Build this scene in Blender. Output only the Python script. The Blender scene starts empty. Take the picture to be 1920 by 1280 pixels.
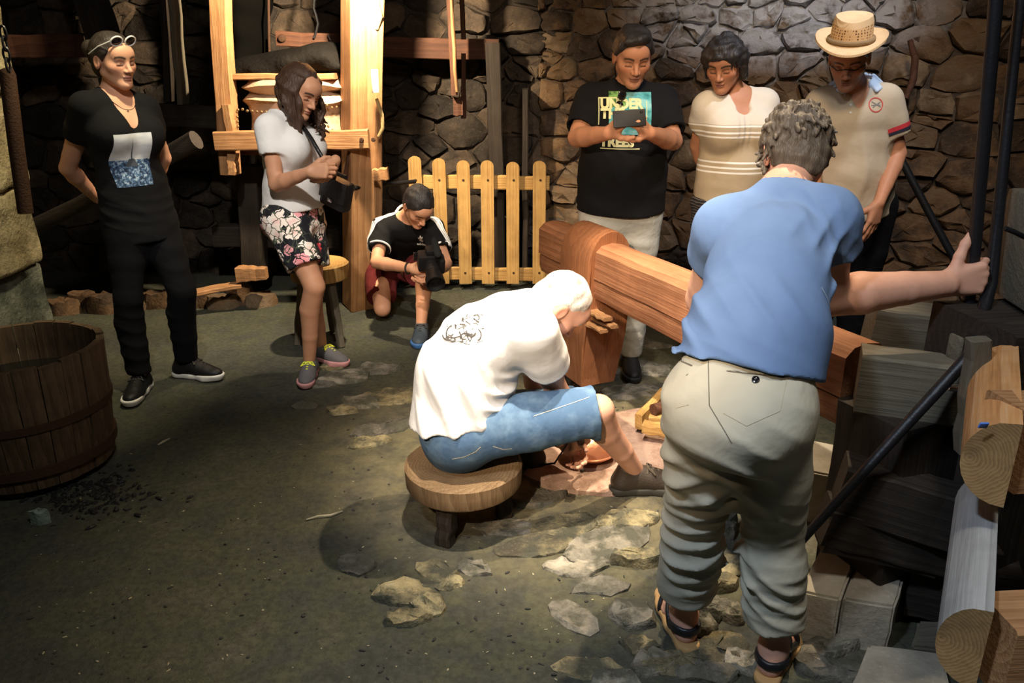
import bpy, bmesh, math, random, time
import numpy as np
from mathutils import Vector, Matrix, noise as mnoise
from mathutils.bvhtree import BVHTree
T0 = time.time()
random.seed(7); RNG = np.random.default_rng(7)
SC = bpy.context.scene; COL = SC.collection
PI = math.pi
# ------------------------------------------------------------------ camera
CAMZ = 1.6; PITCH = math.radians(20.0); FPX = 1500.0
cd = bpy.data.cameras.new('camera'); cam = bpy.data.objects.new('camera', cd); COL.objects.link(cam)
cam.location = (0, 0, CAMZ); cam.rotation_euler = (PI/2 - PITCH, 0, 0)
cd.sensor_width = 36.0; cd.lens = FPX/1920*36.0; cd.clip_start = 0.05
SC.camera = cam
SC.view_settings.view_transform = 'Standard'; SC.view_settings.look = 'None'
SC.view_settings.gamma = 1.0; SC.view_settings.use_curve_mapping = False
SC.view_settings.exposure = 0.0
# ------------------------------------------------------------------ world and lights
world = bpy.data.worlds.new('world'); SC.world = world; world.use_nodes = True
bg = world.node_tree.nodes['Background']; bg.inputs[0].default_value = (0.80, 0.62, 0.45, 1); bg.inputs[1].default_value = 0.006
def lamp(name, kind, loc, target, power, color, size=0.1, angle=60, blend=0.5):
    l = bpy.data.lights.new(name, kind); o = bpy.data.objects.new(name, l); COL.objects.link(o)
    o.location = loc; l.energy = power; l.color = color
    if kind == 'SPOT':
        l.spot_size = math.radians(angle); l.spot_blend = blend; l.shadow_soft_size = size
    elif kind == 'AREA': l.size = size
    else: l.shadow_soft_size = size
    if target is not None:
        o.rotation_euler = (Vector(target) - Vector(loc)).to_track_quat('-Z', 'Y').to_euler()
    return o
WARM = (1.0, 0.72, 0.42); WHITE = (1.0, 0.93, 0.82); COOL = (0.45, 0.62, 1.0)
lamp('key_spot', 'SPOT', (-.05, 1.95, 3.3), (0.30, 2.80, 0.4), 820, (1.0, 0.86, 0.68), 0.035, 40, 0.8)
lamp('stand_lamp', 'SPOT', (-.75, -.35, 2.45), (0.28, 3.3, 0.6), 560, (1.0, 0.78, 0.55), 0.03, 38, 0.7)
lamp('rear_spot', 'SPOT', (1.25, 3.05, 3.4), (0.15, 2.5, 0.2), 520, (1.0, 0.80, 0.55), 0.03, 46, 0.8)
lamp('forge_lamp', 'SPOT', (-0.79, 4.60, 2.05), (-1.05, 5.0, 1.75), 360, (1.0, 0.80, 0.54), 0.03, 150, 0.5)
lamp('window_light', 'SPOT', (-1.0, 0.1, 3.5), (0.95, 1.75, 0.5), 270, (0.66, 0.80, 1.0), 0.12, 62, 0.8)
lamp('wall_wash', 'SPOT', (1.7, 2.9, 3.5), (1.40, 4.3, 1.4), 190, (0.76, 0.84, 1.0), 0.08, 62, 0.9)
lamp('floor_fill', 'AREA', (.45, 0.3, 4.0), (.35, 1.4, 0), 48, (1.0, 0.95, 0.86), 0.5)  # added fill over the front floor and lower right blocks, no fixture there
lamp('warm_fill', 'SPOT', (0.6, 1.4, 3.8), (1.25, 4.6, 1.1), 230, (1.0, 0.70, 0.40), 0.2, 62, 0.9)  # added warm fill for the right wall and the people before it
lamp('pillar_lamp', 'SPOT', (-1.25, 3.3, 2.9), (-2.3, 3.6, .8), 200, (1.0, 0.86, 0.55), 0.05, 50, 0.8)
lamp('front_spot', 'SPOT', (-.55, 1.1, 3.5), (-1.0, 4.0, 1.0), 430, (1.0, 0.93, 0.84), 0.05, 34, 0.8)
# ------------------------------------------------------------------ projection: pixel (1920x1280) + a distance -> point
_c, _s = math.cos(PITCH), math.sin(PITCH)
def _ray(px, py):
    u = (px-960)/FPX; v = (640-py)/FPX
    return u, _c + v*_s, -_s + v*_c
def P(px, py, y):
    a, b, c = _ray(px, py); t = y/b
    return Vector((a*t, y, CAMZ + c*t))
def G(px, py, z=0.0):
    a, b, c = _ray(px, py); t = (z-CAMZ)/c
    return Vector((a*t, b*t, z))
def V(*a): return Vector(a)
# ------------------------------------------------------------------ object helpers
def link(name, me, mat=None, parent=None, matrix=None):
    o = bpy.data.objects.new(name, me); COL.objects.link(o)
    if mat is not None:
        for m in (mat if isinstance(mat, (list, tuple)) else [mat]): me.materials.append(m)
    if matrix is not None: o.matrix_world = matrix
    if parent is not None:
        o.parent = parent; o.matrix_parent_inverse = parent.matrix_basis.inverted()
    return o
def tag(o, label=None, cat=None, group=None, kind=None):
    if cat and not kind: o['kind'] = 'thing'
    if label: o['label'] = label
    if cat: o['category'] = cat
    if group: o['group'] = group
    if kind: o['kind'] = kind
    return o
def thing(name, label, cat, loc=(0, 0, 0), group=None):
    o = bpy.data.objects.new(name, None); COL.objects.link(o); o.location = loc; o.empty_display_size = 0.05
    return tag(o, label, cat, group)
def struct(name):
    o = bpy.data.objects.new(name, None); COL.objects.link(o); o['kind'] = 'structure'; return o
def np_mesh(name, v, quads, smooth=True):
    me = bpy.data.meshes.new(name)
    v = np.asarray(v, np.float32); q = np.asarray(quads, np.int32)
    n = q.shape[1]
    me.vertices.add(len(v)); me.vertices.foreach_set('co', v.ravel())
    me.loops.add(q.size); me.loops.foreach_set('vertex_index', q.ravel())
    me.polygons.add(len(q)); me.polygons.foreach_set('loop_start', np.arange(0, q.size, n, dtype=np.int32))
    if smooth: me.polygons.foreach_set('use_smooth', np.ones(len(q), bool))
    me.update(calc_edges=True); me.validate()
    return me
def bm_mesh(name, bm, smooth=False, angle=None):
    me = bpy.data.meshes.new(name); bm.to_mesh(me); bm.free()
    if smooth:
        me.polygons.foreach_set('use_smooth', np.ones(len(me.polygons), bool))
        if angle: me.set_sharp_from_angle(angle=math.radians(angle))
    return me
def frame(a, b, up=(0, 0, 1)):
    """matrix at the middle of a-b with local X along a->b, local Z near up"""
    a, b = Vector(a), Vector(b); x = (b-a).normalized(); u = Vector(up)
    if abs(x.dot(u)) > 0.98: u = Vector((0, 1, 0))
    y = u.cross(x).normalized(); z = x.cross(y)
    M = Matrix((x, y, z)).transposed().to_4x4(); M.translation = (a+b)/2
    return M
_sd = [0]
def timber_mesh(L, w, h, bev=0.006, jit=0.004, seg=6, seed=None, taper=1.0):
    """a hand-hewn length of timber along X: bevelled section swept with a little wander"""
    _sd[0] += 1; r = random.Random(seed if seed is not None else _sd[0])
    sec = []
    for sy, sz in ((-1, -1), (1, -1), (1, 1), (-1, 1)):
        y, z = sy*w/2, sz*h/2
        if sy*sz > 0: sec += [(y, z-sz*bev), (y-sy*bev, z)] if True else []
        else: sec += [(y-sy*bev, z), (y, z-sz*bev)]
    # order: keep going round
    sec = sorted(sec, key=lambda p: math.atan2(p[1]/h, p[0]/w))
    bm = bmesh.new(); rings = []
    for i in range(seg+1):
        t = i/seg; x = (t-0.5)*L; sc = 1+(taper-1)*t
        oy, oz = r.uniform(-jit, jit), r.uniform(-jit, jit)
        ring = [bm.verts.new((x, y*sc+oy+r.uniform(-jit, jit)*.4, z*sc+oz+r.uniform(-jit, jit)*.4)) for y, z in sec]
        rings.append(ring)
    n = len(sec)
    for i in range(seg):
        for k in range(n):
            bm.faces.new((rings[i][k], rings[i][(k+1) % n], rings[i+1][(k+1) % n], rings[i+1][k]))
    bm.faces.new(list(reversed(rings[0]))); bm.faces.new(rings[-1])
    bmesh.ops.recalc_face_normals(bm, faces=bm.faces)
    return bm_mesh('timber', bm)
def timber(name, a, b, w, h, mat, parent=None, up=(0, 0, 1), **kw):
    L = (Vector(b)-Vector(a)).length
    return link(name, timber_mesh(L, w, h, **kw), mat, parent, frame(a, b, up))
def tube(name, pts, r, mat, parent=None, n=10, closed=False, caps=True):
    """a round bar / hose through the points (radius may be a list)"""
    pts = [Vector(p) for p in pts]; m = len(pts)
    rr = r if isinstance(r, (list, tuple)) else [r]*m
    bm = bmesh.new(); rings = []; ref = None
    for i, p in enumerate(pts):
        if closed: d = pts[(i+1) % m]-pts[i-1]
        else: d = pts[min(i+1, m-1)]-pts[max(i-1, 0)]
        d.normalize()
        if ref is None: ref = Vector((0, 0, 1)) if abs(d.z) < .9 else Vector((1, 0, 0))
        u = (ref - d*ref.dot(d)).normalized(); v = d.cross(u); ref = u
        rings.append([bm.verts.new(p+(u*math.cos(2*PI*k/n)+v*math.sin(2*PI*k/n))*rr[i]) for k in range(n)])
    for i in range(m if closed else m-1):
        A, B = rings[i], rings[(i+1) % m]
        for k in range(n): bm.faces.new((A[k], A[(k+1) % n], B[(k+1) % n], B[k]))
    if not closed and caps:
        bm.faces.new(list(reversed(rings[0]))); bm.faces.new(rings[-1])
    bmesh.ops.recalc_face_normals(bm, faces=bm.faces)
    return link(name, bm_mesh(name, bm, True, 50), mat, parent)
def lathe(name, prof, mat, parent=None, loc=(0, 0, 0), n=32, sharp=40, M=None):
    bm = bmesh.new(); rings = []
    for r, z in prof:
        if r < 1e-6: rings.append([bm.verts.new((0, 0, z))])
        else: rings.append([bm.verts.new((r*math.cos(2*PI*k/n), r*math.sin(2*PI*k/n), z)) for k in range(n)])
    for A, B in zip(rings, rings[1:]):
        for k in range(n):
            q = [A[k % len(A)], A[(k+1) % n % len(A)], B[(k+1) % n % len(B)], B[k % len(B)]]
            q = list(dict.fromkeys(q))
            if len(q) >= 3: bm.faces.new(q)
    bmesh.ops.recalc_face_normals(bm, faces=bm.faces)
    return link(name, bm_mesh(name, bm, True, sharp), mat, parent, M if M is not None else Matrix.Translation(loc))
def box_bm(bm, M, sx, sy, sz, bev=0.0):
    r = bmesh.ops.create_cube(bm, size=1.0, matrix=M @ Matrix.Diagonal((sx, sy, sz, 1)))
    if bev:
        es = list({e for v in r['verts'] for e in v.link_edges})
        bmesh.ops.bevel(bm, geom=es, offset=bev, segments=2, affect='EDGES', profile=.6)
def box(name, M, sx, sy, sz, mat, parent=None, bev=0.004):
    bm = bmesh.new(); box_bm(bm, Matrix.Identity(4), sx, sy, sz, bev)
    return link(name, bm_mesh(name, bm, True, 35), mat, parent, M)
# ------------------------------------------------------------------ materials
class NT:
    def __init__(s, name):
        s.m = bpy.data.materials.new(name); s.m.use_nodes = True; s.t = s.m.node_tree
        s.b = s.t.nodes['Principled BSDF']; s.b.inputs['Roughness'].default_value = .8
    def n(s, k, **kw):
        x = s.t.nodes.new(k)
        for a, v in kw.items():
            if hasattr(x, a): setattr(x, a, v)
            else: x.inputs[a.replace('_', ' ')].default_value = v
        return x
    def l(s, a, b): s.t.links.new(a, b)
    def val(s, sock, v):
        if hasattr(v, 'is_linked') or hasattr(v, 'links'): s.l(v, sock)
        else: sock.default_value = v
    def coord(s, kind='Object', scale=(1, 1, 1), loc=(0, 0, 0)):
        tc = s.n('ShaderNodeTexCoord'); mp = s.n('ShaderNodeMapping')
        s.l(tc.outputs[kind], mp.inputs[0]); mp.inputs['Scale'].default_value = scale; mp.inputs['Location'].default_value = loc
        return mp.outputs[0]
    def noise(s, vec, scale, detail=4, rough=.55, dist=0):
        x = s.n('ShaderNodeTexNoise'); s.l(vec, x.inputs['Vector'])
        x.inputs['Scale'].default_value = scale; x.inputs['Detail'].default_value = detail
        x.inputs['Roughness'].default_value = rough; x.inputs['Distortion'].default_value = dist
        return x.outputs[0]
    def ramp(s, fac, stops, interp='LINEAR'):
        x = s.n('ShaderNodeValToRGB'); s.val(x.inputs[0], fac); cr = x.color_ramp; cr.interpolation = interp
        while len(cr.elements) < len(stops): cr.elements.new(.5)
        for e, (p, c) in zip(cr.elements, stops):
            e.position = p; e.color = (*c, 1) if len(c) == 3 else c
        return x.outputs[0]
    def mix(s, fac, a, b, mode='MIX'):
        x = s.n('ShaderNodeMix', data_type='RGBA', blend_type=mode)
        s.val(x.inputs[0], fac)
        for sock, v in ((x.inputs[6], a), (x.inputs[7], b)):
            if isinstance(v, tuple): v = (*v, 1) if len(v) == 3 else v
            s.val(sock, v)
        return x.outputs[2]
    def math(s, op, a, b=0.0, c=0.0, clamp=False):
        x = s.n('ShaderNodeMath', operation=op, use_clamp=clamp)
        for sock, v in zip(x.inputs, (a, b, c)): s.val(sock, v)
        return x.outputs[0]
    def sep(s, vec):
        x = s.n('ShaderNodeSeparateXYZ'); s.l(vec, x.inputs[0]); return x.outputs
    def col(s, c):
        if isinstance(c, tuple): s.b.inputs['Base Color'].default_value = (*c, 1)
        else: s.l(c, s.b.inputs['Base Color'])
        return s
    def bump(s, h, strength=.5, dist=.01, prev=None):
        x = s.n('ShaderNodeBump'); x.inputs['Strength'].default_value = strength; x.inputs['Distance'].default_value = dist
        s.l(h, x.inputs['Height'])
        if prev is not None: s.l(prev, x.inputs['Normal'])
        s.l(x.outputs[0], s.b.inputs['Normal']); return x.outputs[0]
    def set(s, **kw):
        for k, v in kw.items(): s.val(s.b.inputs[k.replace('_', ' ')], v)
        return s
    def rnd(s):
        return s.n('ShaderNodeObjectInfo').outputs['Random']
def plain(name, c, rough=.6, metal=0.0, spec=.5, bumps=None):
    t = NT(name); v = t.coord(); n = t.noise(v, 30, 3)
    t.col(t.mix(n, tuple(x*.8 for x in c), tuple(min(1, x*1.15) for x in c)))
    t.set(Roughness=rough, Metallic=metal); t.b.inputs['Specular IOR Level'].default_value = spec
    if bumps: t.bump(t.noise(v, bumps[0], 4), bumps[1], bumps[2])
    return t.m
def wood(name, dark, mid, light, scale=1.0, rough=.75, ring=28.0, bump=.5, off=(.03, -.05), stain=.35, spec=.3):
    """solid timber: growth rings round an axis off the middle, so sides show grain and ends show rings"""
    t = NT(name); v = t.coord('Object'); rn = t.rnd()
    xyz = t.sep(v)
    long = t.coord('Object', (.6*scale, 5*scale, 5*scale))
    w1 = t.noise(long, 3, 3)
    yy = t.math('ADD', xyz[1], t.math('ADD', off[0], t.math('MULTIPLY', t.math('SUBTRACT', rn, .5), .12)))
    zz = t.math('ADD', xyz[2], off[1])
    r = t.math('SQRT', t.math('ADD', t.math('MULTIPLY', yy, yy), t.math('MULTIPLY', zz, zz)))
    r = t.math('ADD', t.math('MULTIPLY', r, ring*2.2*scale), t.math('MULTIPLY', w1, .9))
    fr = t.math('FRACT', r)
    grain = t.noise(t.coord('Object', (2*scale, 60*scale, 60*scale)), 2.5, 4, .6)
    fac = t.math('ADD', t.math('MULTIPLY', fr, .22), t.math('ADD', t.math('MULTIPLY', grain, .55), t.math('MULTIPLY', t.noise(v, 7*scale, 5, .6), .23)))
    c = t.ramp(fac, [(.18, dark), (.5, mid), (.85, light)])
    blot = t.noise(v, 4.5*scale, 5, .6)
    c = t.mix(t.math('MULTIPLY', t.ramp(blot, [(.42, (0, 0, 0)), (.62, (1, 1, 1))]), stain), c, tuple(x*.35 for x in dark))
    c = t.mix(t.math('MULTIPLY', t.math('SUBTRACT', rn, .5), .5), c, (0, 0, 0)) if False else c
    t.col(c); t.set(Roughness=rough); t.b.inputs['Specular IOR Level'].default_value = spec
    h = t.math('ADD', t.math('MULTIPLY', grain, .7), t.math('MULTIPLY', fr, .25))
    t.bump(h, bump, .006)
    return t.m
def stone_mat(name, stops, scale=6.0, bump=.8, rough=.85, tint=None, spec=.35):
    t = NT(name); v = t.coord('Object'); rn = t.rnd()
    off = t.n('ShaderNodeVectorMath', operation='ADD'); t.l(v, off.inputs[0])
    cmb = t.n('ShaderNodeCombineXYZ'); t.l(t.math('MULTIPLY', rn, 37.0), cmb.inputs[0]); t.l(t.math('MULTIPLY', rn, 11.0), cmb.inputs[1])
    t.l(cmb.outputs[0], off.inputs[1]); p = off.outputs[0]
    n1 = t.noise(p, scale, 6, .62); n2 = t.noise(p, scale*5, 5, .65)
    f = t.math('ADD', t.math('MULTIPLY', n1, .75), t.math('ADD', t.math('MULTIPLY', n2, .25), t.math('MULTIPLY', t.math('SUBTRACT', rn, .5), .30)))
    c = t.ramp(f, stops)
    spk = t.ramp(t.noise(p, scale*16, 2, .5), [(.62, (0, 0, 0)), (.72, (1, 1, 1))])
    c = t.mix(t.math('MULTIPLY', spk, .25), c, stops[-1][1])
    if tint: c = tint(t, c, p)
    t.col(c); t.set(Roughness=rough); t.b.inputs['Specular IOR Level'].default_value = spec
    t.bump(t.math('ADD', n1, t.math('MULTIPLY', n2, .45)), bump, .02)
    return t.m
def cloth(name, c, c2=None, wr=9.0, wamt=.35, weave=900, rough=.9, var=.18, col_fn=None):
    """woven cloth: fine weave and soft creases as relief"""
    t = NT(name); v = t.coord('Object')
    n = t.noise(v, 5, 4)
    base = t.mix(n, tuple(x*(1-var) for x in c), tuple(min(1, x*(1+var)) for x in (c2 or c)))
    if col_fn: base = col_fn(t, base, v)
    t.col(base); t.set(Roughness=rough); t.b.inputs['Specular IOR Level'].default_value = .15
    w = t.noise(v, wr, 3, .5, .25)
    f = t.noise(v, weave*.4, 2)
    b1 = t.bump(w, wamt*.7, .03)
    t.bump(f, .12, .002, b1)
    return t.m
# ------------------------------------------------------------------ smooth solids: distance fields meshed with surface nets
def A3(v): return np.array((v[0], v[1], v[2]), np.float64)
class Solid:
    """a list of rounded pieces blended into one continuous skin"""
    def __init__(s): s.p = []; s.post = []
    def add(s, *a): s.p.append(a); return s
    def cone(s, a, b, ra, rb, k=.02, op='u', asp=1.0, side=None):
        a, b = A3(a), A3(b); R = max(ra, rb)
        s.p.append(('c', op, k, np.minimum(a, b)-R, np.maximum(a, b)+R, (a, b, ra, rb, asp, None if side is None else A3(side))))
        return s
    def chain(s, pts, rs, k=.02, op='u', **kw):
        for i in range(len(pts)-1): s.cone(pts[i], pts[i+1], rs[i], rs[i+1], k, op, **kw)
        return s
    def ell(s, c, r, R=None, k=.02, op='u'):
        c = A3(c); r = np.array(r, float); m = r.max()
        s.p.append(('e', op, k, c-m, c+m, (c, r, np.eye(3) if R is None else np.array(R, float))))
        return s
    def ball(s, c, r, k=.02, op='u'): return s.ell(c, (r, r, r), None, k, op)
    def group(s, T, k=.02):
        lo, hi = T.bounds(); s.p.append(('g', 'u', k, lo, hi, T)); return s
    def plane(s, pt, n, k=.004):
        """keep the side that n points away from"""
        n = Vector(n).normalized()
        s.p.append(('p', 'i', k, None, None, (A3(pt), A3(n)))); return s
    def fold(s, f): s.p.append(('f', 'f', 0, None, None, f)); return s
    def bounds(s):
        lo = np.min([q[3] for q in s.p if q[3] is not None and q[1] == 'u'], 0); hi = np.max([q[4] for q in s.p if q[3] is not None and q[1] == 'u'], 0)
        return lo, hi
    def inflate(s, e):
        t = Solid(); t.p = []
        for q in s.p:
            if q[0] == 'c':
                a, b, ra, rb, asp, sd = q[5]; t.p.append(('c', q[1], q[2], q[3]-e, q[4]+e, (a, b, ra+e, rb+e, asp, sd)))
            elif q[0] == 'e':
                c, r, R = q[5]; t.p.append(('e', q[1], q[2], q[3]-e, q[4]+e, (c, r+e, R)))
            else: t.p.append(q)
        return t
    def field(s, lo, hi, h):
        n = np.maximum(np.ceil((hi-lo)/h).astype(int)+1, 4)
        ax = [lo[i]+h*np.arange(n[i]) for i in range(3)]
        BIG = .09
        D = np.full(n, BIG, np.float32)
        for kind, op, k, blo, bhi, pr in s.p:
            if blo is not None:
                m = k+3*h
                i0 = np.clip(np.floor((blo-m-lo)/h).astype(int), 0, n); i1 = np.clip(np.ceil((bhi+m-lo)/h).astype(int)+1, 0, n)
                if np.any(i1 <= i0): continue
                sl = tuple(slice(a, b) for a, b in zip(i0, i1))
            else: sl = (slice(None),)*3
            X = ax[0][sl[0]][:, None, None]; Y = ax[1][sl[1]][None, :, None]; Z = ax[2][sl[2]][None, None, :]
            if kind == 'g':
                l2 = lo+h*np.array([q.start or 0 for q in sl]); n2 = np.array([q.stop-(q.start or 0) for q in sl])
                d = pr.field(l2, l2+h*(n2-1)-h*1e-3, h)[0]
            elif kind == 'c': d = _cone(X, Y, Z, *pr)
            elif kind == 'e': d = _ell(X, Y, Z, *pr)
            elif kind == 'k':   # half ball past a cut
                x, y, z = X-pr[0][0], Y-pr[0][1], Z-pr[0][2]
                d = np.maximum(np.sqrt(x*x+y*y+z*z)-pr[2], -(x*pr[1][0]+y*pr[1][1]+z*pr[1][2]))
            elif kind == 'b':
                q = [np.abs(X-pr[0][0])-pr[1][0]+pr[2], np.abs(Y-pr[0][1])-pr[1][1]+pr[2], np.abs(Z-pr[0][2])-pr[1][2]+pr[2]]
                d = np.sqrt(np.maximum(q[0], 0)**2+np.maximum(q[1], 0)**2+np.maximum(q[2], 0)**2)+np.minimum(np.maximum(np.maximum(q[0], q[1]), q[2]), 0)-pr[2]
            elif kind == 'p': d = (X-pr[0][0])*pr[1][0]+(Y-pr[0][1])*pr[1][1]+(Z-pr[0][2])*pr[1][2]
            else:
                D[sl] = D[sl]+pr(X, Y, Z); continue
            d = d.astype(np.float32); o = D[sl]
            if op == 'u': D[sl] = smin(o, d, k)
            elif op == 's': D[sl] = -smin(-o, d, k)
            elif op == 'i': D[sl] = -smin(-o, -d, k)
        return D, ax
    def mesh(s, h, box=None, pad=.012):
        lo, hi = s.bounds() if box is None else (A3(box[0]), A3(box[1]))
        if box is None: lo, hi = lo-pad-h, hi+pad+h
        D, ax = s.field(lo, hi, h)
        return nets(D, lo, h)
def smin(a, b, k):
    if k <= 0: return np.minimum(a, b)
    q = np.maximum(k-np.abs(a-b), 0)
    return np.minimum(a, b)-q*q/(4*k)
def _cone(X, Y, Z, a, b, ra, rb, asp, side):
    ba = b-a; L = math.sqrt((ba**2).sum())
    if L < 1e-6: return np.sqrt((X-a[0])**2+(Y-a[1])**2+(Z-a[2])**2)-ra
    w = ba/L; px, py, pz = X-a[0], Y-a[1], Z-a[2]
    t = px*w[0]+py*w[1]+pz*w[2]
    if side is None: r2 = px*px+py*py+pz*pz-t*t
    else:
        u = side-w*(side@w); u /= np.linalg.norm(u); v = np.cross(w, u)
        r2 = (px*u[0]+py*u[1]+pz*u[2])**2+((px*v[0]+py*v[1]+pz*v[2])/asp)**2
    r = np.sqrt(np.maximum(r2, 0))
    if side is None:
        tt = np.clip((t + (ra-rb)/L*r)/L, 0, 1)   # close to the true tapered capsule
        d = np.sqrt(r2.clip(0)+(t-tt*L)**2)-(ra+(rb-ra)*tt)
        return d
    sc = min(asp, 1.0); tt = np.clip(t/L, 0, 1)
    ez = (t-tt*L)/sc
    d = np.sqrt(r*r+ez*ez)-(ra+(rb-ra)*tt)
    return d*(sc if asp < 1 else 1)
def _ell(X, Y, Z, c, r, R):
    px, py, pz = X-c[0], Y-c[1], Z-c[2]
    q = [px*R[i][0]+py*R[i][1]+pz*R[i][2] for i in range(3)]
    k0 = np.sqrt((q[0]/r[0])**2+(q[1]/r[1])**2+(q[2]/r[2])**2)
    k1 = np.sqrt((q[0]/r[0]**2)**2+(q[1]/r[1]**2)**2+(q[2]/r[2]**2)**2)
    return k0*(k0-1)/np.maximum(k1, 1e-6)
def nets(D, lo, h):
    S = D < 0; nx, ny, nz = D.shape
    cnt = np.zeros((nx-1, ny-1, nz-1), np.int8)
    offs = [(i, j, k) for i in (0, 1) for j in (0, 1) for k in (0, 1)]
    for i, j, k in offs: cnt += S[i:nx-1+i, j:ny-1+j, k:nz-1+k]
    act = (cnt > 0) & (cnt < 8)
    ids = np.argwhere(act)
    if len(ids) == 0: return np.zeros((0, 3)), np.zeros((0, 4), int)
    vid = np.full(act.shape, -1, np.int32); vid[act] = np.arange(len(ids))
    i, j, k = ids.T
    C = {o: D[i+o[0], j+o[1], k+o[2]] for o in offs}
    acc = np.zeros((len(ids), 3)); num = np.zeros(len(ids))
    for o in offs:
        for axx in range(3):
            if o[axx] == 0:
                o2 = tuple(o[q]+(1 if q == axx else 0) for q in range(3))
                a, b = C[o], C[o2]; cr = (a < 0) != (b < 0)
                t = np.where(cr, a/np.where(cr, a-b, 1), 0)
                pos = np.zeros((len(ids), 3)); pos += np.array(o, float); pos[:, axx] += t
                acc += pos*cr[:, None]; num += cr
    v = (ids+acc/num[:, None])*h+lo
    quads = []
    for axx in range(3):
        sl0 = [slice(None)]*3; sl1 = [slice(None)]*3
        sl0[axx] = slice(0, -1); sl1[axx] = slice(1, None)
        a, b = S[tuple(sl0)], S[tuple(sl1)]
        e = np.argwhere(a != b)
        u, w = [(1, 2), (2, 0), (0, 1)][axx]
        ok = (e[:, u] > 0) & (e[:, w] > 0) & (e[:, u] < D.shape[u]-1) & (e[:, w] < D.shape[w]-1)
        e = e[ok]
        if not len(e): continue
        inside = a[tuple(e.T)]
        def g(du, dw):
            f = e.copy(); f[:, u] += du; f[:, w] += dw; return vid[tuple(f.T)]
        q = np.stack([g(-1, -1), g(0, -1), g(0, 0), g(-1, 0)], 1)
        q = np.where(inside[:, None], q, q[:, ::-1])
        quads.append(q)
    return v, np.concatenate(quads)
def waves(seed, n=5, lo=10, hi=30):
    r = np.random.default_rng(seed); d = r.normal(size=(n, 3)); d /= np.linalg.norm(d, axis=1)[:, None]
    return d*r.uniform(lo, hi, n)[:, None], r.uniform(0, 6.28, n)
def lumps(amp, seed, lo=10, hi=30, n=5):
    """soft all-over unevenness"""
    W, ph = waves(seed, n, lo, hi)
    def f(X, Y, Z):
        s = 0
        for (a, b, c), p in zip(W, ph): s = s+np.sin(a*X+b*Y+c*Z+p)
        return (amp/math.sqrt(n)*s).astype(np.float32)
    return f
def creases(amp, dirv, wl, seed, center=None, rad=.2, warp=1.0, sharp=1.0):
    """cloth folds: wandering ridges across dirv that come and go, fading away from center"""
    d = Vector(dirv).normalized(); kk = 2*PI/wl; W, ph = waves(seed, 4, 4, 14); W2, ph2 = waves(seed+500, 4, 9, 22)
    def f(X, Y, Z):
        w = 0; g = 0
        for (a, b, c), p in zip(W, ph): w = w+np.sin(a*X+b*Y+c*Z+p)
        for (a, b, c), p in zip(W2, ph2): g = g+np.sin(a*X+b*Y+c*Z+p)
        s = np.sin((X*d[0]+Y*d[1]+Z*d[2])*kk+w*1.6*warp)
        s = np.where(s > 0, s**1.5, s*.35)              # narrow ridge, flat valley
        m = 1/(1+np.exp(-3*g))                           # only here and there
        if center is not None:
            m = m*np.exp(-((X-center[0])**2+(Y-center[1])**2+(Z-center[2])**2)/(rad*rad))
        return (-amp*1.25*s*m).astype(np.float32)
    return f
def solid_obj(name, S, h, mat, parent=None, box=None, fine=None):
    """fine: list of (lo,hi,h) boxes meshed more finely as part of the same surface"""
    v, q = S.mesh(h, box)
    vs, qs = [], []
    def inside(c, lo, hi): return np.all((c > lo) & (c < hi), 1)
    if fine:
        cen = v[q].mean(1); keep = np.ones(len(q), bool)
        for lo, hi, hh in fine: keep &= ~inside(cen, A3(lo)+h*.55, A3(hi)-h*.55)
        q = q[keep]
        vs.append(v); qs.append(q); n0 = len(v)
        for lo, hi, hh in fine:
            v2, q2 = S.mesh(hh, (A3(lo)-2*hh, A3(hi)+2*hh))
            if not len(q2): continue
            q2 = q2[inside(v2[q2].mean(1), A3(lo), A3(hi))]
            vs.append(v2); qs.append(q2+n0); n0 += len(v2)
        v = np.concatenate(vs); q = np.concatenate(qs)
        used = np.unique(q); mp = np.full(len(v), -1); mp[used] = np.arange(len(used)); v = v[used]; q = mp[q]
    return link(name, np_mesh(name, v, q), mat, parent)
# ------------------------------------------------------------------ the setting: rubble walls and an earth floor
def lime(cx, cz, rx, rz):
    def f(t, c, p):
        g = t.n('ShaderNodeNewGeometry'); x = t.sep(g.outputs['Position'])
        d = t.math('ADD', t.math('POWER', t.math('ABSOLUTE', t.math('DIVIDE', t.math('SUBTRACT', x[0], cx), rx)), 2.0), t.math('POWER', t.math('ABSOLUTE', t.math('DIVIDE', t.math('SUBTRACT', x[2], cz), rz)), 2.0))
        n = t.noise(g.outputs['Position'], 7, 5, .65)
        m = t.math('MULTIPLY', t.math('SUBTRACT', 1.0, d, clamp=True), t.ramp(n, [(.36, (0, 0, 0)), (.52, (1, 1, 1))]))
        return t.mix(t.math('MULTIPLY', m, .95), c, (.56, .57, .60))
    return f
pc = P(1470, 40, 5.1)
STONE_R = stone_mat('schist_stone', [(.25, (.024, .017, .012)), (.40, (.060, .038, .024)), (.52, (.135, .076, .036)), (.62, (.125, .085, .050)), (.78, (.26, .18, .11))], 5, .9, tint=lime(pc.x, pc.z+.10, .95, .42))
STONE_L = stone_mat('shaded_stone', [(.28, (.012, .009, .007)), (.48, (.034, .025, .018)), (.62, (.072, .050, .033)), (.8, (.16, .11, .07))], 5, .9)  # left wall: shade behind hood and post is put into the stone colour
MORTAR = stone_mat('earth_mortar', [(.3, (.022, .017, .012)), (.55, (.06, .044, .032)), (.8, (.12, .09, .065))], 9, 1.0, tint=lime(pc.x, pc.z+.10, 1.05, .5))
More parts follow.
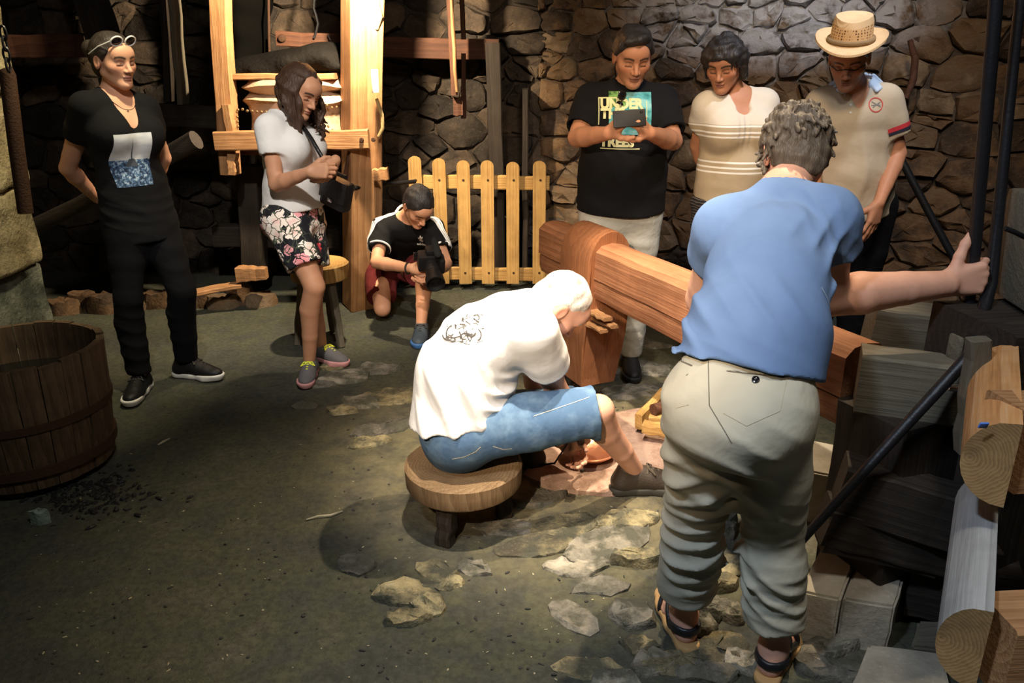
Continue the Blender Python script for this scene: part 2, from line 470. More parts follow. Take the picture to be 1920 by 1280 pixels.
def clip_poly(poly, p, n):
    out = []
    for i in range(len(poly)):
        a, b = poly[i], poly[(i+1) % len(poly)]; da = (a[0]-p[0])*n[0]+(a[1]-p[1])*n[1]; db = (b[0]-p[0])*n[0]+(b[1]-p[1])*n[1]
        if da <= 0: out.append(a)
        if (da < 0) != (db < 0) and abs(da-db) > 1e-12:
            t = da/(da-db); out.append((a[0]+(b[0]-a[0])*t, a[1]+(b[1]-a[1])*t))
    return out
def rubble_cells(W, Ht, sw, sh, r, z0=0.0):
    """irregular courses of stones: seeds in rows, then the cell round each seed"""
    seeds = []; z = z0
    while z < Ht:
        h = sh*r.uniform(.5, 1.5); x = r.uniform(-.2, 0)
        while x < W+.2:
            w = sw*r.choice((.55, .8, 1, 1.25, 1.6))*r.uniform(.85, 1.15)*(.7+.3*h/sh); seeds.append((x+w/2+r.uniform(-.02, .02), z+h/2+r.uniform(-.3, .3)*h)); x += w
            if r.random() < .16: seeds.append((x-w*.1, z+h*.9))
        z += h
    cells = []
    K = 1.55
    for i, s in enumerate(seeds):
        a = (s[0], s[1]*K); poly = [(-.05, (z0-.05)*K), (W+.05, (z0-.05)*K), (W+.05, Ht*K), (-.05, Ht*K)]
        for j, q in enumerate(seeds):
            if i == j or abs(q[0]-s[0]) > 3*sw or abs(q[1]-s[1]) > 3*sh: continue
            b = (q[0], q[1]*K); n = (b[0]-a[0], b[1]-a[1])
            if abs(n[0])+abs(n[1]) < 1e-6: continue
            poly = clip_poly(poly, ((a[0]+b[0])/2, (a[1]+b[1])/2), n)
            if len(poly) < 3: break
        if len(poly) >= 3: cells.append((s, [(x, y/K) for x, y in poly]))
    return cells
def stone_from_poly(poly, r, depth, gap, rough=.012):
    """a proud, dressed-by-hammer stone: outline, shoulder ring and uneven face"""
    cx = sum(p[0] for p in poly)/len(poly); cy = sum(p[1] for p in poly)/len(poly)
    size = min(max(p[0] for p in poly)-min(p[0] for p in poly), max(p[1] for p in poly)-min(p[1] for p in poly))
    # even out to about 10 outline points
    pts = []
    n = len(poly)
    for i in range(n):
        a, b = poly[i], poly[(i+1) % n]; L = math.hypot(b[0]-a[0], b[1]-a[1])
        m = 3 if L > size*.8 else (2 if L > size*.38 else 1)
        for k in range(m): pts.append((a[0]+(b[0]-a[0])*(k+.25)/m, a[1]+(b[1]-a[1])*(k+.25)/m))
    m = len(pts)
    g = min(gap, size*.16)
    bm = bmesh.new(); rings = []
    for (ins, z) in ((0, -.03), (0, depth*.5), (size*.07, depth), (size*.28, depth*1.04)):
        ring = []
        for x, y in pts:
            dx, dy = x-cx, y-cy; L = math.hypot(dx, dy) or 1; q = max(.05, 1-(g+ins)/L)
            j = rough if z > 0 else 0
            jj = j*.55
            ring.append(bm.verts.new((dx*q+r.uniform(-jj, jj), dy*q+r.uniform(-jj, jj), z+(r.uniform(-j, j) if z > 0 else 0))))
        rings.append(ring)
    for A, B in zip(rings, rings[1:]):
        for k in range(m): bm.faces.new((A[k], A[(k+1) % m], B[(k+1) % m], B[k]))
    c = bm.verts.new((r.uniform(-.02, .02), r.uniform(-.01, .01), depth*1.05+r.uniform(-rough, rough)))
    for k in range(m): bm.faces.new((rings[-1][k], rings[-1][(k+1) % m], c))
    bmesh.ops.recalc_face_normals(bm, faces=bm.faces)
    return bm_mesh('stone', bm, True, 42), (cx, cy)
def rubble_wall(name, a, b, Ht, mat, sw, sh, seed, zmin=-.05, gap=.014):
    """wall from a to b (floor points), facing to the right of a->b turned towards the camera"""
    r = random.Random(seed); a, b = Vector(a), Vector(b); x = (b-a).normalized(); W = (b-a).length; z = V(0, 0, 1); nrm = x.cross(z)
    M = Matrix((x, z, nrm)).transposed().to_4x4(); M.translation = a      # local: along, up, out
    bm = bmesh.new(); nx, nz = int(W/.09), int((Ht-zmin)/.09); g = []
    for j in range(nz+1):
        for i in range(nx+1):
            u, v = W*i/nx, zmin+(Ht-zmin)*j/nz; g.append(bm.verts.new((u, v, .012*mnoise.noise((u*7, v*7, seed)))))
    for j in range(nz):
        for i in range(nx):
            k = j*(nx+1)+i; bm.faces.new((g[k], g[k+1], g[k+nx+2], g[k+nx+1]))
    me = bm_mesh(name, bm, True)
    w = link(name, me, MORTAR, None, M); w['kind'] = 'structure'
    for s, poly in rubble_cells(W, Ht, sw, sh, r, max(zmin, 0)):
        me, c = stone_from_poly(poly, r, r.uniform(.010, .060), gap, .014)
        link('stone', me, mat, w, M @ Matrix.Translation((c[0], c[1], 0)))
    return w
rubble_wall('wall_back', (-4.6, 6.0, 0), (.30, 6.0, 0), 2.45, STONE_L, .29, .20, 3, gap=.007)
rubble_wall('wall_right', (.25, 5.98, 0), (3.75, 4.25, 0), 2.45, STONE_R, .25, .165, 9, gap=.005)
# floor: trodden earth, uneven round the anvil
def fz(x, y):
    h = .010*mnoise.noise((x*1.7, y*1.7, 3))+.006*mnoise.noise((x*5, y*5, 9))+.003*mnoise.noise((x*16, y*16, 5))
    d = math.hypot(x-.35, y-2.9); h += .010*mnoise.noise((x*9, y*9, 20))*max(0, 1-d/1.2)
    return h-.004
t = NT('trodden_earth'); v = t.coord('Object')
n1 = t.noise(v, 1.3, 5, .6); n2 = t.noise(v, 7, 5, .65); n3 = t.noise(v, 45, 4, .7)
c = t.ramp(t.math('ADD', t.math('MULTIPLY', n1, .5), t.math('MULTIPLY', n2, .5)), [(.34, (.034, .036, .030)), (.46, (.056, .058, .046)), (.54, (.066, .070, .042)), (.64, (.088, .082, .062))])
c = t.mix(t.ramp(n3, [(.40, (0, 0, 0)), (.62, (.55, .55, .55))]), c, (.024, .024, .021))
gx = t.sep(v); dd = t.math('SQRT', t.math('ADD', t.math('POWER', t.math('ABSOLUTE', t.math('SUBTRACT', gx[0], .25)), 2.0), t.math('POWER', t.math('ABSOLUTE', t.math('SUBTRACT', gx[1], 3.1)), 2.0)))
dust = t.math('MULTIPLY', t.math('SUBTRACT', 1.0, t.math('DIVIDE', dd, 1.25), clamp=True), t.ramp(n2, [(.38, (.25, .25, .25)), (.60, (1, 1, 1))]))  # paler, yellower earth towards the hammer, broken up by noise
c = t.mix(dust, c, (.22, .18, .10))
t.col(c); t.set(Roughness=.9); t.b.inputs['Specular IOR Level'].default_value = .25
t.bump(t.math('ADD', n2, t.math('ADD', t.math('MULTIPLY', n3, .35), t.math('MULTIPLY', t.noise(v, 160, 2), .15))), .85, .016); EARTH = t.m
bm = bmesh.new(); xs = list(np.arange(-5, -2.4, .3))+list(np.arange(-2.4, 2.4, .055))+list(np.arange(2.4, 5.2, .3)); ys = list(np.arange(-2, 1.0, .4))+list(np.arange(1.0, 5.2, .055))+list(np.arange(5.2, 6.6, .25))
gv = [[bm.verts.new((x, y, fz(x, y))) for x in xs] for y in ys]
for j in range(len(ys)-1):
    for i in range(len(xs)-1): bm.faces.new((gv[j][i], gv[j][i+1], gv[j+1][i+1], gv[j+1][i]))
floor = link('floor', bm_mesh('floor', bm, True), EARTH); floor['kind'] = 'structure'
def dusty(t, c, p):
    g = t.n('ShaderNodeNewGeometry'); n = t.noise(g.outputs['Position'], 11, 5, .65)
    return t.mix(t.ramp(n, [(.42, (0, 0, 0)), (.58, (.9, .9, .9))]), c, (.060, .060, .042))
ROCK_Y = stone_mat('yellow_floor_rock', [(.3, (.07, .06, .04)), (.5, (.22, .185, .10)), (.65, (.34, .29, .16)), (.8, (.45, .40, .28))], 12, 1.0, tint=dusty)
ROCK_G = stone_mat('grey_floor_rock', [(.3, (.07, .065, .055)), (.5, (.17, .155, .125)), (.65, (.26, .235, .18)), (.8, (.40, .36, .29))], 8, 1.0, tint=dusty)
def floor_stone(px, py, rx, ry, mat, h=.018, rot=0, seed=0, n=9, name='stone', jag=.22):
    r = random.Random(seed*131+int(px)); poly = []
    c0 = G(px, py)
    for k in range(n):
        a = 2*PI*k/n+r.uniform(-.2, .2); q = r.uniform(1-jag, 1+jag); x, y = rx*math.cos(a)*q, ry*math.sin(a)*q
        poly.append((c0.x+x*math.cos(rot)-y*math.sin(rot), c0.y+x*math.sin(rot)+y*math.cos(rot)))
    me, c = stone_from_poly(poly, r, h, 0, min(.010, h*.55))
    return link(name, me, mat, floor, Matrix.Translation((c[0], c[1], fz(c[0], c[1])-.004)))
for i, (px, py, rx, ry, m, h, ro) in enumerate((
    (672, 1056, .075, .055, ROCK_G, .016, -.3), (752, 1110, .085, .06, ROCK_Y, .022, .3), (800, 1130, .06, .07, ROCK_Y, .024, .9), (768, 1160, .075, .035, ROCK_Y, .022, 0), (815, 1068, .085, .055, ROCK_Y, .015, -.5), (885, 1062, .075, .04, ROCK_G, .015, -.2), (845, 1092, .05, .035, ROCK_Y, .013, .5),
    (650, 705, .14, .10, ROCK_G, .016, .2), (715, 690, .13, .09, ROCK_G, .018, 0), (735, 745, .17, .11, ROCK_Y, .020, .4), (680, 755, .12, .08, ROCK_G, .016, -.3), (720, 805, .15, .055, ROCK_G, .022, .5), (640, 770, .09, .06, ROCK_Y, .014, 0), (690, 830, .10, .05, ROCK_Y, .014, .3), (600, 720, .08, .05, ROCK_G, .012, 0), (620, 690, .07, .05, ROCK_Y, .012, 0), (575, 760, .07, .05, ROCK_G, .010, 0),
    (1190, 640, .20, .11, ROCK_G, .022, -.5), (1150, 690, .14, .12, ROCK_G, .022, -.3), (1215, 690, .15, .12, ROCK_G, .018, -.4), (1180, 735, .15, .09, ROCK_G, .016, .2), (1235, 745, .10, .08, ROCK_Y, .014, 0), (1040, 700, .12, .09, ROCK_G, .02, 0),
    (1130, 1020, .20, .10, ROCK_G, .016, .55), (1060, 985, .16, .08, ROCK_Y, .016, .35), (1195, 1052, .09, .03, ROCK_Y, .045, 0), (1180, 975, .14, .06, ROCK_Y, .02, .2), (1010, 1020, .15, .07, ROCK_Y, .014, .3), (950, 985, .12, .06, ROCK_G, .012, .1), (1080, 1060, .10, .05, ROCK_G, .014, 0), (1000, 935, .12, .06, ROCK_G, .022, .2),
    (1075, 1150, .10, .05, ROCK_G, .012, -.8), (1185, 1150, .07, .075, ROCK_G, .030, .2), (1125, 1095, .09, .05, ROCK_G, .014, .1), (1330, 1095, .10, .045, ROCK_Y, .035, -.1), (1340, 1145, .055, .045, ROCK_G, .038, .3), (1310, 1175, .05, .04, ROCK_G, .035, .2), (1370, 1150, .05, .05, ROCK_G, .03, 0), (1280, 1240, .12, .05, ROCK_Y, .02, .1), (1350, 1215, .10, .06, ROCK_Y, .018, .4), (1220, 1240, .07, .05, ROCK_G, .02, .2), (1200, 1205, .06, .04, ROCK_Y, .018, 0), (1400, 1240, .07, .05, ROCK_G, .022, 0), (1330, 1262, .09, .04, ROCK_G, .02, 0), (1545, 1225, .10, .05, ROCK_G, .03, .3), (1560, 1262, .10, .045, ROCK_G, .028, -.2), (1100, 1250, .10, .05, ROCK_Y, .010, 0), (1150, 1275, .09, .05, ROCK_G, .014, 0),
    (1350, 1000, .05, .06, ROCK_G, .06, .5), (1300, 1060, .12, .05, ROCK_Y, .02, .2), (1380, 1060, .11, .06, ROCK_Y, .02, .1), (1330, 960, .14, .09, ROCK_G, .012, .2))):
    floor_stone(px, py, rx, ry, m, h, ro, i)
# the slab of rock under the hammer and the paler patch round it
# crumbs, chips and straw trodden into the floor
def crumbs(name, n, region, size, mat, seed, label, cat):
    r = random.Random(seed); bm = bmesh.new()
    for _ in range(n):
        px, py = region(r); p = G(px, py); s = size*r.uniform(.5, 1.6)
        M = Matrix.Translation((p.x, p.y, fz(p.x, p.y)+s*.15)) @ Matrix.Rotation(r.uniform(0, 6), 4, 'Z') @ Matrix.Diagonal((s*r.uniform(.7, 2.2), s*r.uniform(.6, 1.1), s*r.uniform(.3, .8), 1))
        bmesh.ops.create_icosphere(bm, subdivisions=1, radius=.5, matrix=M)
    return tag(link(name, bm_mesh(name, bm), mat), label, cat, None, 'stuff')
crumbs('pale_chips', 170, lambda r: (r.uniform(60, 1250), r.uniform(820, 1275)), .005, plain('pale_chip', (.30, .27, .17), .9), 4, 'pale crumbs and chips scattered over the dark earth floor', 'debris')
crumbs('dark_chips', 420, lambda r: (r.uniform(20, 1500), r.uniform(700, 1278)), .008, plain('dark_chip', (.03, .028, .024), .9), 5, 'small dark grit scattered over the earth floor', 'grit')
crumbs('charcoal', 260, lambda r: (r.gauss(165, 60), 925+r.gauss(0, 22)), .016, plain('charcoal', (.012, .012, .013), .5), 6, 'charcoal crumbs heaped at the foot of the tub', 'charcoal')
# ------------------------------------------------------------------ people
def lerp(a, b, t): return a+(b-a)*t
def basis(f, u):
    """rows: left-right (x), forward (y), up (z)"""
    f = Vector(f).normalized(); u = Vector(u); u = (u-f*u.dot(f)).normalized(); x = f.cross(u)
    return x, f, u
class Head:
    def __init__(s, c, f, u=(0, 0, 1), size=1.0):
        s.c = Vector(c); s.x, s.f, s.u = basis(f, u); s.k = size
        s.R = [tuple(s.x), tuple(s.f), tuple(s.u)]
    def w(s, x, y, z): return s.c+(s.x*x+s.f*y+s.u*z)*s.k
    def d(s, x, y, z): return (s.x*x+s.f*y+s.u*z)
    def box(s, e=0.0):
        pts = [s.w(x, y, z) for x in (-.10, .10) for y in (-.12, .13) for z in (-.115, .14)]
        return (Vector([min(p[i] for p in pts)-e for i in range(3)]), Vector([max(p[i] for p in pts)+e for i in range(3)]))
def head_solid(S, H, female=False, old=False, full=0.0):
    k = H.k; E = lambda c, r, kk=.012, op='u': S.ell(H.w(*c), [q*k for q in r], H.R, kk, op)
    E((0, -.014, .036), (.076, .097, .088), .02)
    E((0, .026, -.018), (.060+full*.006, .066, .086), .025)
    j = .046 if female else .052
    S.cone(H.w(0, .018, -.052), H.w(0, .064, -.090), j*k+full*.006, .022*k, .025)
    for sx in (-1, 1):
        S.cone(H.w(sx*.045, -.005, -.045), H.w(sx*.014, .062, -.09), .022*k, .017*k, .02)
        E((sx*.041, .052, -.016), (.024, .024, .022), .02)
    E((0, .068, .045), (.05, .03, .035), .03)
    S.cone(H.w(-.034, .072, .024), H.w(.034, .072, .024), .011*k, .011*k, .015)
    for sx in (-1, 1):
        E((sx*.031, .092, .004), (.016, .015, .011), .012, 's')
        E((sx*.031, .0715, .003), (.0145, .013, .0125), .003)
    S.cone(H.w(0, .083, .016), H.w(0, .108, -.026), .0075*k, .0105*k, .010)
    for sx in (-1, 1): E((sx*.012, .097, -.030), (.0085, .010, .0075), .006)
    E((0, .0865, -.053), (.021, .011, .0065), .006); E((0, .085, -.064), (.019, .011, .007), .006)
    E((0, .079, -.091), (.018, .014, .013), .012)
    for sx in (-1, 1):
        E((sx*.078, -.012, .000), (.009, .020, .032), .008)
        E((sx*.087, -.006, .003), (.006, .011, .019), .006, 's')
def skin_mat(name, c, lips=(.42, .16, .13), brow=(.05, .03, .02), rough=.55, mott=.12):
    t = NT(name); v = t.coord('Object')
    n = t.noise(v, 26, 4)
    col = t.mix(n, tuple(x*(1-mott) for x in c), tuple(min(1, x*(1+mott)) for x in c))
    at = t.n('ShaderNodeAttribute', attribute_name='tint'); xyz = t.sep(at.outputs['Vector'])
    col = t.mix(xyz[0], col, lips); col = t.mix(xyz[1], col, brow)
    col = t.mix(t.math('MULTIPLY', xyz[2], .45), col, (c[0]*.95, c[1]*.55, c[2]*.5))
    t.col(col); t.set(Roughness=rough); t.b.inputs['Specular IOR Level'].default_value = .35
    t.b.inputs['Subsurface Weight'].default_value = .12; t.b.inputs['Subsurface Radius'].default_value = (.012, .005, .003)
    t.bump(t.noise(v, 160, 3), .12, .003)
    return t.m
def paint_head(o, H, stubble=0.0, browdark=1.0):
    """colour of lips, brows, lashes and flushed cheeks stored per vertex"""
    me = o.data; n = len(me.vertices); co = np.zeros(n*3, np.float32); me.vertices.foreach_get('co', co); co = co.reshape(-1, 3)-np.array(H.c)
    L = np.stack([co@np.array(H.x), co@np.array(H.f), co@np.array(H.u)], 1)/H.k
    x, y, z = L.T; ax = np.abs(x); near = (np.abs(L) < .15).all(1)
    s = lambda e: np.clip(e, 0, 1)
    lip = s(1.6-((x/.024)**2+((z+.0585)/.0125)**2)**.5*1.6)*(y > .07)
    arch = .0255+.006*np.sin(np.clip((ax-.012)/.045, 0, 1)*PI)
    brow = s(1.7-np.abs(z-arch)/.0042)*(ax > .011)*(ax < .052)*(y > .045)*browdark
    lash = s(1.8-np.abs(z+.0055-((ax-.031)/.03)**2*.004)/.0022)*(ax > .017)*(ax < .046)*(y > .06)
    crease = s(1.4-np.abs(z-.0125+((ax-.031)/.03)**2*.004)/.002)*(ax > .018)*(ax < .045)*(y > .06)*.45
    nostril = s(1.5-(((ax-.008)/.005)**2+((z+.037)/.003)**2)**.5)*(y > .08)
    mouth = s(1.5-np.abs(z+.0583)/.0017)*(ax < .021)*(y > .07)*.8
    beard = stubble*s((-.03-z)/.02)*s((y+.0)/.03)*(ax < .085)*(z > -.13)
    flush = s(1.3-(((ax-.045)/.026)**2+((z+.022)/.022)**2)**.5)*(y > .03)*.6+s(1.2-((x/.012)**2+((z+.025)/.014)**2)**.5)*(y > .09)*.5+s(1-(ax-.095)**2/.0004)*(ax > .072)*(np.abs(z) < .04)*.8*(y < .03)
    T = np.stack([lip*near, np.clip(brow+lash+nostril+mouth+crease+beard, 0, 1)*near, np.clip(flush, 0, 1)*near], 1).astype(np.float32)
    a = me.attributes.new('tint', 'FLOAT_VECTOR', 'POINT'); a.data.foreach_set('vector', T.ravel())
def hand_solid(S, wrist, f, n, thumb, curl=(.35, .4, .45, .5), spread=.06, size=1.0, tcurl=.35, tout=.75, topp=.35, k=.006, fing=None):
    """wrist point, finger direction f, palm-facing normal n, thumb = side the thumb is on"""
    w = Vector(wrist); f = Vector(f).normalized(); n = Vector(n); n = (n-f*n.dot(f)).normalized()
    l = f.cross(n).normalized(); l = l if l.dot(Vector(thumb)) > 0 else -l
    z = size
    kn = []
    for i, (lx, fy) in enumerate(((.030, .088), (.0105, .092), (-.009, .088), (-.027, .079))):
        b = w+l*(lx*.55*z)+f*(.012*z); e = w+l*(lx*z)+f*(fy*z)-n*(.004*z)
        S.cone(b, e, .0155*z, .0125*z, .012); kn.append(e)
    S.ell(w+f*.05*z+n*.003*z, (.036*z, .040*z, .0145*z), [tuple(l), tuple(f), tuple(n)], .014)
    S.ell(w+f*.035*z+l*.022*z+n*.008*z, (.018*z, .030*z, .014*z), [tuple(l), tuple(f), tuple(n)], .012)
    S.ell(w+f*.035*z-l*.020*z+n*.007*z, (.014*z, .030*z, .012*z), [tuple(l), tuple(f), tuple(n)], .012)
    segs = ((.043, .026, .021), (.047, .029, .022), (.043, .027, .021), (.034, .020, .018))
    rad = (.0092, .0094, .0088, .0078)
    tips = []
    for i in range(4):
        c = curl[i] if not isinstance(curl, (int, float)) else curl
        a = c*.8; p = kn[i]; d0 = (f+l*(spread*(1.5-i))).normalized(); pts = [p]; rs = [rad[i]*1.12*z]
        tot = 0
        for j, L in enumerate(segs[i]):
            tot += (c*.9, c*1.25, c*.8)[j]
            d = d0*math.cos(tot)+n*math.sin(tot); p = p+d*L*z; pts.append(p); rs.append(rad[i]*(.98, .90, .76)[j]*z)
        S.chain(pts, rs, .004); tips.append(p)
    b = w+f*.022*z+l*.020*z+n*.004*z
    d = (f*.62+l*tout+n*topp).normalized(); p1 = b+d*.044*z
    d2 = (d*math.cos(tcurl)+(f*.7-l*.55+n*.35).normalized()*math.sin(tcurl)).normalized(); p2 = p1+d2*.033*z
    d3 = (d2*math.cos(tcurl)+(f*.5-l*.75+n*.35).normalized()*math.sin(tcurl)).normalized(); p3 = p2+d3*.025*z
    S.chain([b, p1, p2, p3], [.0165*z, .0125*z, .0112*z, .0085*z], .008)
    return tips+[p3]
def foot_solid(S, ankle, f, size=1.0, toes=True, up=(0, 0, 1)):
    """bare foot: heel behind the ankle, toes along f, ground .075 below the ankle"""
    f = Vector(f).normalized(); u = Vector(up); l = f.cross(u).normalized(); a = Vector(ankle); z = size
    W = lambda y, x, h: a+f*y*z+l*x*z+u*(h-.078)*z
    S.cone(W(-.03, 0, .032), W(-.012, 0, .075), .031*z, .034*z, .02)
    S.cone(W(0, 0, .07), W(.09, 0, .038), .034*z, .027*z, .03)
    S.cone(W(-.02, 0, .026), W(.11, -.012, .020), .026*z, .019*z, .02); S.cone(W(.02, 0, .03), W(.12, .022, .022), .024*z, .020*z, .02)
    for i, (x, L, r) in enumerate(((.030, .052, .0115), (.010, .05, .009), (-.005, .044, .0085), (-.019, .036, .008), (-.031, .028, .0075))):
        b = W(.128-.012*i, x*.9, .016); S.chain([b, b+f*L*.5*z+u*.004*z, b+f*L*z-u*.006*z], [r*1.05*z, r*z, r*.85*z], .005)
def shoe(parent, name, ankle, f, mu, ms, up=(0, 0, 1), size=1.0, laces=None, tongue=None, sole_h=.028, h=.0042, accent=None, wide=1.0):
    """a lace-up shoe as child: upper > sole, laces"""
    f = Vector(f).normalized(); u = Vector(up).normalized(); l = f.cross(u).normalized(); a = Vector(ankle); z = size; wd = wide
    W = lambda y, x, hh: a+f*y*z+l*x*z*wd+u*(hh-.088)*z
    R = [tuple(l), tuple(f), tuple(u)]
    S = Solid()
    S.cone(W(-.045, 0, .045), W(-.028, 0, .088), .034*z, .036*z, .02)
    S.cone(W(-.04, 0, .04), W(.06, 0, .045), .036*z, .038*z, .03); S.cone(W(.02, 0, .068), W(.10, 0, .045), .033*z, .032*z, .03)
    S.ell(W(.125, .002, .036), (.043*z*wd, .072*z, .030*z), R, .03)
    S.ell(W(-.012, 0, .112), (.033*z, .042*z, .03*z), R, .006, 's')
    S.plane(W(0, 0, .018), -u)
    up_o = solid_obj(name, S, h, mu, parent)
    B = Solid(); r = .020*z
    for (y0, x0, y1, x1, ra, rb) in ((-.052, 0, .03, 0, .040, .034), (.03, .0, .12, .008, .034, .045), (.12, .008, .165, .002, .045, .030)):
        B.cone(W(y0, x0, .015), W(y1, x1, .015), ra*z, rb*z, .03, asp=1.0)
    B.ell(W(.15, .004, .03), (.045*z*wd, .055*z, .03*z), R, .02)
    B.plane(W(0, 0, 0), -u); B.plane(W(0, 0, sole_h), u+f*-.03)
    so = solid_obj('sole', B, h, ms, up_o)
    if laces is not None:
        S2 = Solid()
        for i in range(4):
            y = .040+.019*i; hz = .0985-.0062*i
            for sg in (-1, 1): S2.chain([W(y, -sg*.027, hz-.014), W(y+.007, 0, hz), W(y+.014, sg*.027, hz-.016)], [.0040*z]*3, .003)
        for sx in (-1, 1):
            S2.chain([W(.045, 0, .098), W(.048, sx*.022, .099), W(.066, sx*.036, .084), W(.058, sx*.01, .094)], [.0034*z]*4, .003)
        solid_obj('laces', S2, .0028, laces, up_o)
    return up_o, W
class Person:
    """joints in world space; the body is one skin, clothes are cut from the same shape a little larger"""
    def __init__(s, name_label, J, head, side_sh, side_hip, build=1.0, female=False, hw=(.135, .125, .145, .165, .135), asp=(.72, .68, .66, .62, .55), belly=0, bust=0, seat=.0, pelvis_drop=.02, arm=1.0, leg=1.0):
        s.J = {k: Vector(v) for k, v in J.items()}; s.H = head; s.female = female; s.arm = arm; s.leg = leg
        s.sh = Vector(side_sh).normalized(); s.hp = Vector(side_hip).normalized(); s.hw = hw; s.asp = asp; s.belly = belly; s.bust = bust; s.seat = seat
        J = s.J
        hipc = (J['hipL']+J['hipR'])/2; shc = (J['shL']+J['shR'])/2
        s.hipc, s.shc = hipc, shc
        up = (shc-hipc).normalized(); s.upv = up
        # spine: pelvis, waist, ribs, chest, collar; 'bend' bows it
        bend = J.get('bend', Vector((0, 0, 0)))
        T = (-.06, .34, .62, .86, 1.0)
        s.sp = []
        for t in T:
            p = hipc+(shc-hipc)*t+bend*math.sin(max(0, min(1, t))*PI)*1.0
            s.sp.append(p)
        s.sides = [s.hp.lerp(s.sh, max(0, min(1, t))).normalized() for t in T]
        s.fwd = s.sh.cross(up).normalized(); s.fwd_h = s.hp.cross(up).normalized()   # the way the chest / hips face
        if s.fwd.dot(Vector(J['face'])) < 0: s.fwd = -s.fwd
        if s.fwd_h.dot(Vector(J['face'])) < 0: s.fwd_h = -s.fwd_h
        s.root = thing('person', name_label, 'person', (hipc.x, hipc.y, 0))
    def torso(s, S, e=0.0, k=.014, lo=0, hi=5, ez=None):
        hw = [w+(e if ez is None else ez[i]) for i, w in enumerate(s.hw)]
        for i in range(lo, hi-1):
            S.cone(s.sp[i], s.sp[i+1], hw[i], hw[i+1], k, asp=(s.asp[i]+s.asp[i+1])/2, side=(s.sides[i]+s.sides[i+1])/2)
        return S
    def shoulders(s, S, e=0.0):
        J = s.J; nb = J['neck']
        for q in ('L', 'R'):
            sh = J['sh'+q]
            S.cone(nb-(nb-s.shc)*.25, sh, .052+e, .050*s.arm+e, .04)
        return S
    def extras(s, S, e=0.0):
        if s.bust:
            for sx in (-1, 1):
                c = s.sp[2]*.35+s.sp[3]*.65+s.fwd*(s.hw[3]*s.asp[3]*.72)+s.sh*sx*.078
                S.ell(c, (s.bust+e,)*3, None, .05)
        if s.belly:
            S.ell(s.sp[1]+s.fwd_h*(s.hw[1]*s.asp[1]*.55)+s.upv*.02, (s.belly+e, s.belly+e, s.belly*1.15+e), None, .06)
        return S
    def arms(s, S, q, t0=0.0, t1=2.0, e=0.0, k=.007):
        """t: 0 shoulder, 1 elbow, 2 wrist"""
        J = s.J; a, b, c = J['sh'+q], J['el'+q], J['wr'+q]; m = s.arm
        f = b+(c-b)*.28
        pts = [(0, a, .050*m), (.35, a+(b-a)*.35, .047*m), (.8, a+(b-a)*.8, .040*m), (1, b, .0385*m), (1.28, f, .0415*m), (1.65, b+(c-b)*.65, .033*m), (2, c, .0265*m)]
        o = []
        for i in range(len(pts)-1):
            (ta, pa, ra), (tb, pb, rb) = pts[i], pts[i+1]
            if tb <= t0 or ta >= t1: continue
            u0 = max(0, (t0-ta)/(tb-ta)); u1 = min(1, (t1-ta)/(tb-ta))
            S.cone(pa.lerp(pb, u0), pa.lerp(pb, u1), ra+(rb-ra)*u0+e, ra+(rb-ra)*u1+e, k)
        return S
    def armpt(s, q, t):
        J = s.J; a, b, c = J['sh'+q], J['el'+q], J['wr'+q]
        return a.lerp(b, t) if t <= 1 else b.lerp(c, t-1)
    def legs(s, S, q, t0=0.0, t1=2.0, e=0.0, k=.009, prof=None):
        J = s.J; a, b, c = J['hip'+q], J['kn'+q], J['an'+q]; m = s.leg
        back = J.get('calf'+q, -s.fwd_h)
        g = b+(c-b)*.3+Vector(back)*.018
        pts = [(0, a, .088*m), (.5, a.lerp(b, .5), .076*m), (.92, a.lerp(b, .92), .057*m), (1.0, b, .0545*m), (1.3, g, .054*m), (1.65, b+(c-b)*.65+Vector(back)*.006, .043*m), (2, c, .034*m)]
        for i in range(len(pts)-1):
            (ta, pa, ra), (tb, pb, rb) = pts[i], pts[i+1]
            if tb <= t0 or ta >= t1: continue
            u0 = max(0, (t0-ta)/(tb-ta)); u1 = min(1, (t1-ta)/(tb-ta))
            ee = [e(ta+(tb-ta)*u) if callable(e) else e for u in (u0, u1)]
            S.cone(pa.lerp(pb, u0), pa.lerp(pb, u1), ra+(rb-ra)*u0+ee[0], ra+(rb-ra)*u1+ee[1], k)
        return S
    def legpt(s, q, t):
        J = s.J; a, b, c = J['hip'+q], J['kn'+q], J['an'+q]
        return a.lerp(b, t) if t <= 1 else b.lerp(c, t-1)
    def buttocks(s, S, e=0.0):
        for q in ('L', 'R'):
            S.ball(s.J['hip'+q]*.7+s.hipc*.3-s.fwd_h*(.045+s.seat)-s.upv*.02, .083*s.leg+e, .05)
        return S
    def body(s, skin, hands={}, h=.010, feet=None, headk={}, legs=True, paint={}):
        S = Solid(); s.torso(S); s.shoulders(S); s.extras(S); s.buttocks(S)
        for q in ('L', 'R'):
            s.arms(S, q)
            if legs: s.legs(S, q)
        H = s.H
        S.chain([s.J['neck'], H.w(0, -.022, -.055)], [.056 if not s.female else .048, .050 if not s.female else .043], .025)
        fine = []
        head_solid(S, H, s.female, **headk)
        if 'z' not in s.J: fine.append((*H.box(), .0034))
        s.tips = {}
        for q, kw in hands.items():
            s.tips[q] = hand_solid(S, s.J['wr'+q], **kw)
            w = s.J['wr'+q]; f = Vector(kw['f']).normalized(); c = w+f*.09*kw.get('size', 1); r = .105*kw.get('size', 1)
            fine.append((c-V(r, r, r), c+V(r, r, r), .0034))
